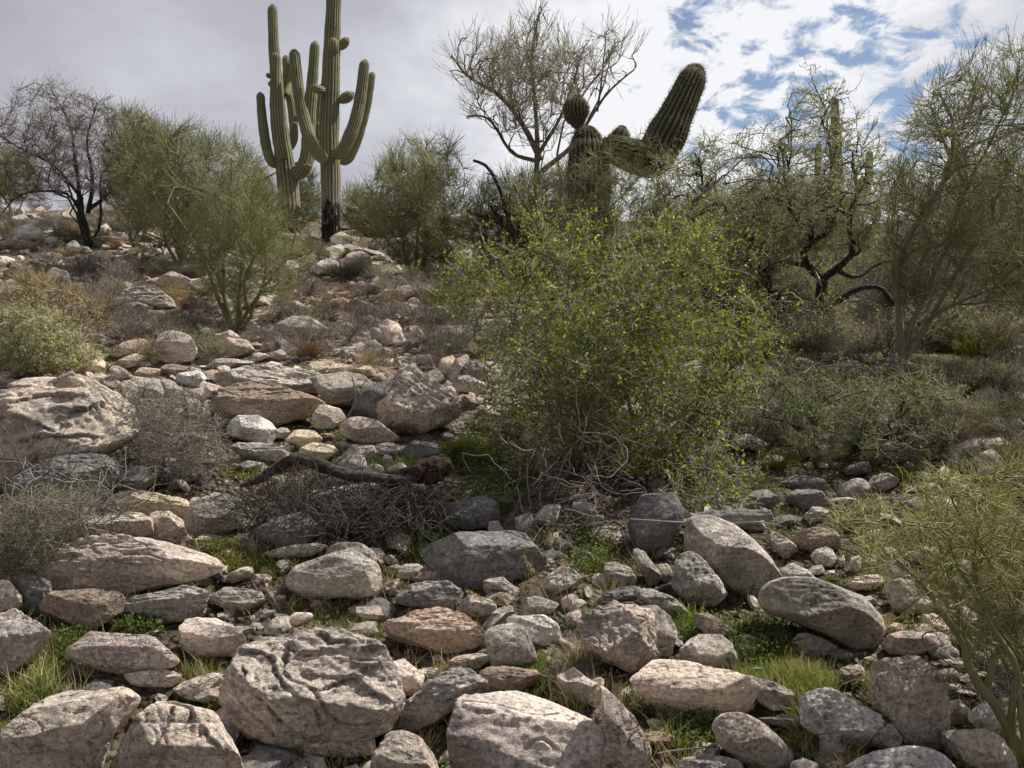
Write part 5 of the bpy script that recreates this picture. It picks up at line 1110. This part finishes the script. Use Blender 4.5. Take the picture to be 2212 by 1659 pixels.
# brittlebush
plant('brittlebush', 'rounded silvery green shrub with tan flower stalks at the left edge', 'shrub', [(90, 810), (60, 815), (130, 812), (30, 812)],
 [(-30, 790), (-30, 690), (30, 665), (90, 660), (150, 690), (200, 720), (215, 770), (190, 800), (110, 810), (20, 815)],
 spread=.35, nA=14, nB=90, nC=420, tw=5, twL=.07, ang=.7, up=.4, jit=.25, r0=.006, rtw=.002, lf=(4, .030, .012, .012, 4), bark='straw', twig='straw', leaf='silver', seed=70)
plant('dry_stalks', 'tan dry flower stalks rising out of the silvery shrub', 'stalks', [(110, 790), (60, 780), (150, 780), (200, 770)], [(10, 700), (0, 630), (80, 600), (160, 610), (230, 660), (240, 700), (190, 720), (100, 690)],
 spread=.3, nA=34, nB=90, nC=260, tw=4, twL=.08, ang=.4, up=.4, r0=.0045, rtw=.0026, bark='straw', twig='straw', seed=71, wander=.03)
# leafless grey shrub and others
plant('dry_shrub', 'leafless grey shrub in front of the massive left boulder', 'shrub', [(360, 1045), (340, 1040), (390, 1040)],
 [(235, 920), (260, 850), (300, 820), (360, 830), (420, 850), (470, 880), (490, 950), (480, 1020), (420, 1030), (300, 1030), (240, 990)],
 spread=.35, nA=16, nB=80, nC=420, tw=6, twL=.10, ang=.8, up=.3, jit=.35, r0=.006, rtw=.0013, bark='gy_twig', twig='pu_twig', seed=72, wander=.08, lf=(1, .012, .005, .006), leaf='dk_leaf')
plant('dry_shrub', 'grey-green bare shrub low at the left edge beside the long overhanging slab', 'shrub', [(60, 1245), (110, 1235), (20, 1250)],
 [(-30, 1200), (-20, 1100), (60, 1060), (160, 1060), (230, 1040), (200, 1110), (130, 1170), (80, 1240), (0, 1250)],
 d=2.95, spread=.25, nA=14, nB=70, nC=330, tw=6, twL=.08, ang=.8, up=.2, jit=.4, r0=.004, rtw=.0011, bark='gy_bark', twig='gy_twig', seed=73, wander=.1, lf=(2, .010, .004, .006), leaf='dk_leaf')
tangle('dead_twigs', 'arching bare grey twigs over the flat layered ledge at left', 'twigs', 3.2, [[(240, 1090), (300, 1060), (360, 1075)], [(60, 1100), (140, 1060), (230, 1080), (290, 1120)], [(100, 1000), (120, 1060), (200, 1100), (300, 1110)]],
 .003, 'gy_bark', 5, extra=90, poly=[(0, 1060), (60, 1000), (200, 1030), (300, 1050), (290, 1130), (150, 1150), (40, 1120)], spread=.15, jit=.3, L=.28)
tangle('brush_pile', 'dark pile of dead twigs in the shade left of the big green bush', 'brush pile', 3.45, [[(520, 1060), (600, 1090), (700, 1060), (800, 1090)], [(900, 1060), (800, 1130), (700, 1150), (600, 1130)]],
 .0022, 'dk_twig', 6, extra=1050, poly=[(500, 1075), (580, 1055), (700, 1062), (860, 1060), (960, 1070), (930, 1130), (820, 1180), (700, 1190), (600, 1180), (540, 1140)], spread=.3, jit=.35, L=.26)
# log and dead wood
def limb_obj(name, label, cat, d, pp, rr, mat, S=10, rough=.12, seed=0, group=None):
    rng = np.random.RandomState(seed); C = catmull(plane_pts(d, pp), 50); R = np.interp(np.linspace(0, 1, 50), np.linspace(0, 1, len(rr)), rr) * PXM(d)
    v, q = tubes(C[None], R[None], 24); c = np.repeat(C, 24, 0); dn = v - c; v = c + dn * (1 + rough * fbm(v * [14, 14, 14] + seed, 3) + rough * fbm(c * 9 + norm(dn) * 1.5, 3))[:, None]
    org = C[len(C) // 2].copy(); org[2] = v[:, 2].min()
    e = [len(v), len(v) + 1]; v = np.vstack([v, C[0], C[-1]]); tr = [[(i + 1) % 24, i, e[0]] for i in range(24)] + [[49 * 24 + i, 49 * 24 + (i + 1) % 24, e[1]] for i in range(24)]
    return tag(link(name, mesh(name, v - org, q, tr, mat=M[mat]), loc=org), label, cat, group)
limb_obj('dead_branch', 'long crooked black dead branch lying across the brush pile', 'branch', 3.42, [(520, 1050), (555, 1038), (600, 1010), (635, 990), (680, 1000), (740, 1022), (840, 1035), (900, 1030)], [4, 9, 10, 12, 12, 13, 11, 8], 'dk_bark', rough=.25, seed=3)
limb_obj('rotten_log', 'broken rotten log end with reddish crumbling wood beside the pale green grass', 'log', 3.45, [(820, 1038), (870, 1030), (920, 1020), (960, 1012), (974, 1022)], [12, 20, 24, 22, 10], 'rot', rough=.5, seed=4)
limb_obj('weathered_log', 'grey weathered log lying on top of the leaning smooth boulder', 'log', 3.25, [(1490, 1118), (1540, 1119), (1600, 1116), (1665, 1112)], [9, 15, 15, 11], 'weather', rough=.3, seed=5)
limb_obj('dead_branch', 'thin straight dead branch jutting right above the egg-shaped boulder', 'branch', 3.05, [(1360, 1122), (1450, 1128), (1560, 1132), (1640, 1128), (1700, 1140)], [2.2, 2.5, 2.2, 2, 1.2], 'gy_bark', seed=6)
limb_obj('dead_branch', 'thin pale bare twig across the gap by the smooth oval tan stone', 'branch', 2.1, [(1420, 1628), (1470, 1620), (1530, 1614), (1568, 1600)], [2, 2, 1.6, 1.2], 'gy_bark', seed=7)
limb_obj('dead_branch', 'upright dead stick leaning on the dark triangular rock', 'branch', 3.9, [(750, 905), (766, 870), (766, 840), (760, 812)], [2.5, 2.5, 2, 1.2], 'gy_bark', seed=8)

# ------------------------------------------------------------------ small dry shrubs, copied
def proto_shrub(seed, kind, twig, leaf=None, name='dry_shrub'):
    rng = np.random.RandomState(seed); n = 16
    az = rng.uniform(0, 6.28, n); el = rng.uniform(.5, 1.4, n); L = rng.uniform(.7, 1.05, n)
    tip = np.stack([np.cos(az) * np.cos(el) * 1.1, np.sin(az) * np.cos(el) * 1.1, np.sin(el)], -1) * L[:, None]
    o = rng.normal(size=(n, 3)) * [.03, .03, 0]; A = wiggle(rng, bez(o, o + (tip - o) * .5 * [.6, .6, 1.3], tip, 7), .06); RA = np.linspace(.014, .006, 7)[None].repeat(n, 0)
    Q, R = sprout(A, 12, .5, .55, 5, rng, .25, .25, r0=.007, r1=.004); Q2, R2 = sprout(Q, 4, .22, .7, 3, rng, .2, .3, r0=.005, r1=.003)
    t = thing(name, (0, 0, -500), '', 'shrub', 'small dry shrubs between the rocks')
    v, q = join([tubes(A, RA, 4)]); link('branches', mesh('branches', v, q, mat=M['gy_twig']), t)
    v, q = join([tubes(Q, R, 3), tubes(Q2, R2, 3)]); link('twigs', mesh('twigs', v, q, mat=M[twig]), t)
    if leaf: v, q = leaves(Q2, 2, .05, .025, rng, .03); link('foliage', mesh('foliage', v, q, mat=M[leaf]), t)
    return t
def proto_grass(seed, mat, name='bunch_grass', n=260, w=.02, bend=.5):
    rng = np.random.RandomState(seed); az = rng.uniform(0, 6.28, n); sp = np.abs(rng.normal(size=n)) * bend; L = rng.uniform(.5, 1.05, n)
    o = np.stack([np.cos(az), np.sin(az), 0 * az], -1) * (rng.rand(n) ** .5 * .16)[:, None]
    d = norm(np.stack([np.cos(az) * sp, np.sin(az) * sp, 1 + 0 * az], -1) + rng.normal(size=(n, 3)) * .12)
    out = [o]; 
    for k in range(4): out.append(out[-1] + d * L[:, None] / 4); d = norm(d + np.stack([np.cos(az) * .25, np.sin(az) * .25, -.12 + 0 * az], -1) * bend * 1.5 + rng.normal(size=d.shape) * .07)
    P = np.stack(out, 1); v, q = tubes(P, np.array([w, w * .9, w * .7, w * .45, w * .15])[None].repeat(n, 0) * .5, 3)
    t = link(name, mesh(name, v, q, mat=M[mat])); return tag(t, '', 'grass tuft', 'dry grass tufts between the rocks')
PS = {'pu': proto_shrub(1, 0, 'pu_twig'), 'gy': proto_shrub(2, 0, 'gy_twig'), 'gl': proto_shrub(3, 0, 'gy_twig', 'mesq_leaf'), 'st': proto_shrub(4, 0, 'straw'), 'dk': proto_shrub(5, 0, 'pu_twig', 'dk_leaf')}
PG = {'sg': proto_grass(1, 'straw'), 'rg': proto_grass(2, 'rust'), 'gg': proto_grass(3, 'grass'), 'yg': proto_grass(4, 'yel_grass', n=420), 'dg': proto_grass(5, 'gy_grass', n=420, w=.014, bend=.7), 'mg': proto_grass(6, 'moss')}
WORDS = {'pu': 'purplish leafless shrub', 'gy': 'grey-brown twiggy shrub', 'gl': 'olive-leaved small shrub', 'st': 'straw-coloured twiggy shrub', 'dk': 'dark green small shrub',
 'sg': 'straw-coloured grass tuft', 'rg': 'rusty orange dry grass tuft', 'gg': 'bright green grass tuft', 'yg': 'yellow-green bunchgrass', 'dg': 'grey dead grass tuft', 'mg': 'yellowish green grass tuft'}
FIRST = {}
def put(kind, x, y, hpx, label=None, wide=1.0):
    pr = PS.get(kind) or PG.get(kind); P = ground_pt([x], [y])[0]; d = float(np.dot(P - CAM, FW)); s = hpx * PXM(d)
    P = P - np.array([0, 0, .02])
    lab = label
    if not lab:
        for k in range(12):
            lab = f"{WORDS[kind]} {place_words(x, y - hpx / 2, k)}"
            if lab not in USED: break
    USED.add(lab)
    if kind not in FIRST: o = pr; FIRST[kind] = 1; o.location = P; o.rotation_euler = (0, 0, rs.uniform(0, 6.28)); o['label'] = lab
    else: o = dup(pr, P, rs.uniform(0, 6.28), 1, lab)
    o.scale = (s * wide, s * wide, s)
    return o
for k, x, y, h in [('pu', 175, 600, 50), ('pu', 260, 620, 55), ('gy', 300, 580, 45), ('sg', 60, 620, 55), ('sg', 30, 640, 50), ('st', 100, 640, 50), ('rg', 300, 590, 42), ('gy', 190, 640, 45), ('gl', 245, 640, 40), ('rg', 405, 670, 50), ('sg', 385, 650, 45), ('gy', 440, 680, 50),
 ('st', 360, 640, 40), ('gy', 230, 690, 65), ('pu', 300, 730, 60), ('dk', 340, 745, 65), ('gy', 270, 740, 65), ('st', 250, 700, 60), ('gy', 380, 740, 50), ('gy', 420, 770, 40), ('st', 330, 790, 35), ('gy', 460, 790, 35), ('pu', 560, 740, 45), ('gy', 590, 700, 45), ('st', 620, 660, 35), ('gy', 660, 700, 45),
 ('gy', 700, 690, 40), ('rg', 752, 675, 55), ('rg', 740, 640, 42), ('pu', 780, 720, 60), ('gy', 750, 740, 55), ('dk', 700, 740, 45), ('gy', 810, 690, 45), ('pu', 850, 700, 40), ('gy', 640, 620, 38), ('st', 720, 600, 30), ('gy', 790, 640, 40), ('pu', 860, 650, 45), ('gy', 910, 650, 45), ('pu', 930, 720, 50),
 ('gy', 820, 790, 55), ('st', 800, 800, 45), ('sg', 915, 735, 45), ('dk', 960, 770, 55), ('gy', 940, 800, 45), ('gl', 890, 620, 40), ('gl', 820, 610, 35), ('dk', 660, 740, 40), ('sg', 600, 780, 35), ('gy', 470, 730, 45), ('pu', 520, 760, 40), ('gl', 140, 530, 40), ('gy', 60, 545, 35), ('gl', 20, 520, 40),
 ('dk', 420, 590, 40), ('gl', 350, 600, 45), ('gy', 620, 560, 35), ('yg', 640, 500, 40), ('gl', 690, 560, 32), ('mg', 740, 530, 35), ('gl', 770, 600, 30), ('gy', 960, 640, 50), ('pu', 1000, 700, 60), ('gl', 560, 620, 35), ('gy', 110, 570, 35), ('st', 150, 660, 45), ('st', 0, 690, 45),
 ('gy', 1700, 740, 60), ('gl', 1800, 760, 50), ('gy', 1860, 740, 60), ('dk', 2010, 850, 60), ('gl', 2060, 830, 50), ('gy', 2140, 900, 60), ('dk', 2180, 960, 70), ('pu', 2080, 980, 60), ('gy', 2120, 1010, 60), ('gl', 2020, 720, 60), ('gl', 1720, 830, 60), ('dk', 1960, 1010, 55), ('gy', 2200, 860, 60), ('gl', 2190, 800, 60),
 ('st', 760, 1290, 50), ('st', 690, 1300, 45), ('gy', 560, 1260, 30), ('gy', 600, 1280, 30), ('gy', 480, 1300, 25)]:
    put(k, x, y, h * 1.0)
for j_ in range(112):
    x = rs.uniform(-20, 1040) if j_ < 92 else rs.uniform(1650, 2212); y = rs.uniform(crest(x) + 20, 790) if j_ < 92 else rs.uniform(700, 1000)
    put(str(rs.choice(['pu', 'pu', 'gy', 'gy', 'gy', 'st', 'sg', 'rg', 'gl', 'gl', 'dk', 'mg'])), x, y, 14 + (y - 420) * .10 * rs.uniform(.7, 1.3), wide=rs.uniform(1, 1.3))
for j_ in range(20):
    x = rs.uniform(-20, 700); put(str(rs.choice(['gl', 'gy', 'gl', 'st'])), x, crest(x) + rs.uniform(12, 50), rs.uniform(22, 40), wide=rs.uniform(.9, 1.5))
for j_ in range(34):
    put(str(rs.choice(['sg', 'mg', 'gg', 'mg', 'st'])), rs.uniform(0, 1800), rs.uniform(1180, 1620), rs.uniform(18, 42), wide=rs.uniform(.9, 1.4))
for j_ in range(26):
    put(str(rs.choice(['gl', 'gy', 'gl', 'pu', 'dk'])), rs.uniform(1560, 2220), rs.uniform(640, 790), rs.uniform(60, 105), wide=rs.uniform(.9, 1.2))
for j_ in range(30):
    x = rs.uniform(1620, 2230); y = rs.uniform(820, 1060)
    put(str(rs.choice(['gl', 'gy', 'gl', 'dk', 'dk', 'gg', 'mg'])), x, y, rs.uniform(35, 65), wide=rs.uniform(1, 1.4))
for j_ in range(34):
    x = rs.uniform(1500, 2230); y = rs.uniform(600, 730) + (x > 1900) * 40
    put(str(rs.choice(['gl', 'gy', 'gl', 'dk', 'pu', 'mg'])), x, y, rs.uniform(40, 75), wide=rs.uniform(1, 1.4))
for k, x, y, h, l in [('yg', 2110, 775, 75, 'bright yellow-green bunchgrass clump near the right edge'), ('yg', 2050, 760, 50, 'smaller yellow-green grass clump left of the bright one near the right edge'),
 ('dg', 1235, 1475, 85, 'grey dead bunchgrass tuft with tall seed stalks, centre foreground'), ('sg', 1245, 1440, 90, 'straw grass rising from the grey dead tuft'), ('dg', 1180, 1300, 60, 'brown dry grass in front of the shaded dark boulder'),
 ('mg', 985, 985, 60, 'pale green fluffy grass clump right of the big tilted boulder'), ('mg', 1020, 1000, 55, 'pale green fluffy grass clump closest to the big green bush'), ('mg', 960, 1000, 40, 'short pale green grass clump beside the rotten log end'),
 ('gg', 1160, 1470, 50, 'bright green weed clump left of the dead grass tuft'), ('gg', 1245, 1510, 40, 'bright green grass clump above the upright fin of rock'), ('gg', 1030, 1370, 40, 'green grass right of the orange almond boulder'), ('gg', 800, 1370, 45, 'green grass left of the orange almond boulder')]:
    put(k, x, y, h, l)
for k, pr in list(PS.items()) + list(PG.items()):
    if k not in FIRST:
        for c in list(pr.children): bpy.data.objects.remove(c)
        bpy.data.objects.remove(pr)
# tall seed stalks
def stalks(name, label, d, lines, r, mat, head=None):
    P = [catmull(plane_pts(d, l), 14)[None] for l in lines]; A = np.concatenate(P); R = np.linspace(r, r * .6, 14)[None].repeat(len(A), 0)
    rng = np.random.RandomState(2); org = A[0, 0].copy(); t = thing(name, org, label, 'stalks')
    v, q = tubes(A, R, 5); link('stem', mesh('stem', v - org, q, mat=M[mat]), t)
    if head == 'spike':
        for a in A[:4]: v, q = leaves(a[None, 9:], 60, .012, .004, rng, .002); link('seed_head', mesh('seed_head', v - org, q, mat=M['straw']), t)
    if head == 'umbel':
        for a in A:
            n = 14; dd = norm(rng.normal(size=(n, 3)) * [1, 1, .3] + [0, 0, .7]); o = np.repeat(a[-1][None], n, 0); P2 = np.stack([o, o + dd * .012], 1)
            v, q = tubes(P2, np.array([[.0005, .0012]]).repeat(n, 0), 4); link('flower_head', mesh('flower_head', v - org, q, mat=M['flower']), t)
stalks('grass_stalks', 'tall tan seed stalks standing against the shaded rocks, bottom centre', 2.75, [[(1235, 1440), (1225, 1350), (1200, 1230), (1182, 1120)], [(1240, 1440), (1238, 1350), (1220, 1260), (1207, 1160)], [(1225, 1440), (1200, 1330), (1160, 1250), (1130, 1200)], [(1240, 1400), (1150, 1330), (1060, 1300), (1005, 1275)], [(1245, 1430), (1228, 1300), (1222, 1220), (1215, 1190)]], .0014, 'straw', 'spike')
stalks('wildflower', 'two thin upright stems with small white dry flower heads above the green grass', 2.75, [[(1700, 1500), (1702, 1440), (1701, 1380), (1700, 1342)], [(1712, 1490), (1718, 1430), (1724, 1380), (1727, 1345)]], .0011, 'straw', 'umbel')
stalks('dead_weed', 'reddish dead stem standing right of the long pinkish orange boulder', 2.3, [[(1692, 1600), (1700, 1560), (1700, 1520), (1698, 1490)], [(1700, 1560), (1680, 1540), (1662, 1500)]], .0022, 'gy_twig')
stalks('dry_stalk', 'single thin tan stalk left of the dead brush in front of the two-lobed boulder', 2.75, [[(842, 1342), (838, 1310), (826, 1270)]], .0015, 'straw', 'umbel')

# ------------------------------------------------------------------ ground cover (uncountable)
def cover(name, label, mat, patches, L, W, kind='blade', hgt=1.0):
    X = []; Y = []
    for cx, cy, rx, ry, n in patches:
        a = rs.uniform(0, 6.28, n); r = np.sqrt(rs.rand(n)) * rs.uniform(.6, 1.1, n); X.append(cx + rx * r * np.cos(a)); Y.append(cy + ry * r * np.sin(a))
    X = np.concatenate(X); Y = np.concatenate(Y); G = ground_pt(X, Y); n = len(G)
    if kind == 'blade':
        d = norm(rs.normal(size=(n, 3)) * [.5, .5, .15] + [0, 0, 1]); l = (L * rs.uniform(.3, 1.1, n) * np.clip(.9 + 1.1 * noise(G * [9, 9, 0] + .5), .3, 1.7))[:, None]; out = [G - [0, 0, .005]]
        for k in range(2): out.append(out[-1] + d * l / 2); d = norm(d + rs.normal(size=d.shape) * [.4, .4, .2])
        P = np.stack(out, 1); s = norm(np.cross(d, rs.normal(size=d.shape))) * W * .5
        V = np.stack([P[:, 0] - s, P[:, 0] + s, P[:, 1] + s * .8, P[:, 2], P[:, 1] - s * .8], 1).reshape(-1, 3); i = np.arange(n)[:, None] * 5
        q = np.concatenate([i + [0, 1, 2, 4]], 0); t = i + np.array([4, 2, 3]); me = mesh(name, V, q, t, mat=M[mat], smooth=False)
    else:
        G = G + np.stack([0 * X, 0 * X, rs.rand(n) ** 1.5 * hgt], -1)
        P = np.stack([G, G + [0, 0, .001]], 1); v, q = leaves(P, 1, L, W, rs, .004, flat=True); me = mesh(name, v, q, mat=M[mat], smooth=False)
    tag(link(name, me), label, name.replace('_', ' '), kind='stuff')
cover('grass', 'bright green grass and low weeds in the gaps between boulders', 'grass', [(1690, 1480, 130, 55, 3200), (1660, 1440, 90, 60, 1500), (740, 1360, 110, 45, 1700), (150, 1420, 90, 60, 900), (60, 1500, 70, 60, 900), (1770, 1600, 70, 60, 900), (650, 1610, 110, 45, 900), (450, 1480, 60, 40, 500),
 (480, 1560, 60, 60, 400), (1150, 1450, 40, 60, 700), (1250, 1500, 40, 30, 500), (1000, 980, 60, 35, 1300), (1310, 1360, 60, 60, 600), (1480, 1360, 50, 30, 500), (300, 780, 30, 10, 150), (530, 765, 20, 8, 150), (640, 1060, 60, 15, 300), (900, 1000, 60, 20, 400), (1500, 1600, 80, 60, 700), (2100, 800, 60, 30, 600), (1880, 800, 60, 30, 300)], .07, .0035)
cover('dead_grass', 'dead straw blades mixed into the green grass patches', 'straw', [(1690, 1480, 140, 60, 500), (740, 1360, 120, 50, 420), (150, 1420, 100, 60, 260), (60, 1500, 80, 60, 260), (1770, 1600, 80, 60, 200), (450, 1480, 80, 50, 250), (1250, 1500, 60, 40, 150), (560, 1215, 90, 35, 200)], .11, .0028)
cover('clover', 'dark lush clover-like leaves in the shade under the bushes', 'clover', [(930, 1150, 70, 55, 2600), (910, 1200, 40, 30, 900), (1080, 1010, 80, 60, 1800), (1050, 1080, 80, 40, 1200), (1290, 1170, 45, 25, 900), (1280, 1220, 60, 40, 900), (1620, 1390, 140, 50, 2600), (1340, 1370, 50, 40, 600), (300, 1370, 60, 18, 900), (620, 1600, 90, 50, 1300), (1740, 1570, 40, 50, 700),
 (1600, 1060, 80, 35, 1500), (1850, 900, 260, 140, 3600), (1700, 860, 60, 60, 700), (1640, 930, 50, 40, 700), (160, 1400, 50, 60, 700), (500, 1530, 40, 60, 500), (90, 1180, 90, 60, 900), (1500, 1590, 80, 70, 900), (780, 950, 80, 14, 900), (1800, 1280, 80, 30, 300), (1500, 1080, 90, 30, 700)], .014, .012, 'leaf', .05)
cover('moss', 'yellow-green moss and tiny plants on the soil between stones', 'moss', [(560, 1215, 90, 35, 3600), (480, 1180, 60, 25, 1200), (530, 1020, 50, 22, 1400), (800, 965, 60, 12, 900), (450, 1230, 40, 20, 500), (820, 1005, 60, 16, 700), (250, 760, 200, 60, 1400), (700, 680, 250, 60, 1800), (60, 1470, 70, 40, 800), (850, 620, 150, 40, 1200), (2050, 800, 150, 60, 1200), (1850, 1180, 120, 60, 500),(280, 640, 260, 50, 1200)], .012, .007, 'leaf', .02)
x_, y_ = scatter_px(150, None, .7)
cover('weeds', 'sparse small green weeds dotted over the whole slope', 'clover', [(a, b, 26 + (b - 430) * .03, 9 + (b - 430) * .02, 150) for a, b in zip(x_, y_)], .016, .008, 'leaf', .04)
cover('dry_litter', 'dry straw and dead stems scattered over the soil', 'straw', [(a, b, 40, 14, 34) for a, b in zip(*scatter_px(300, None, .7))], .10, .0028)
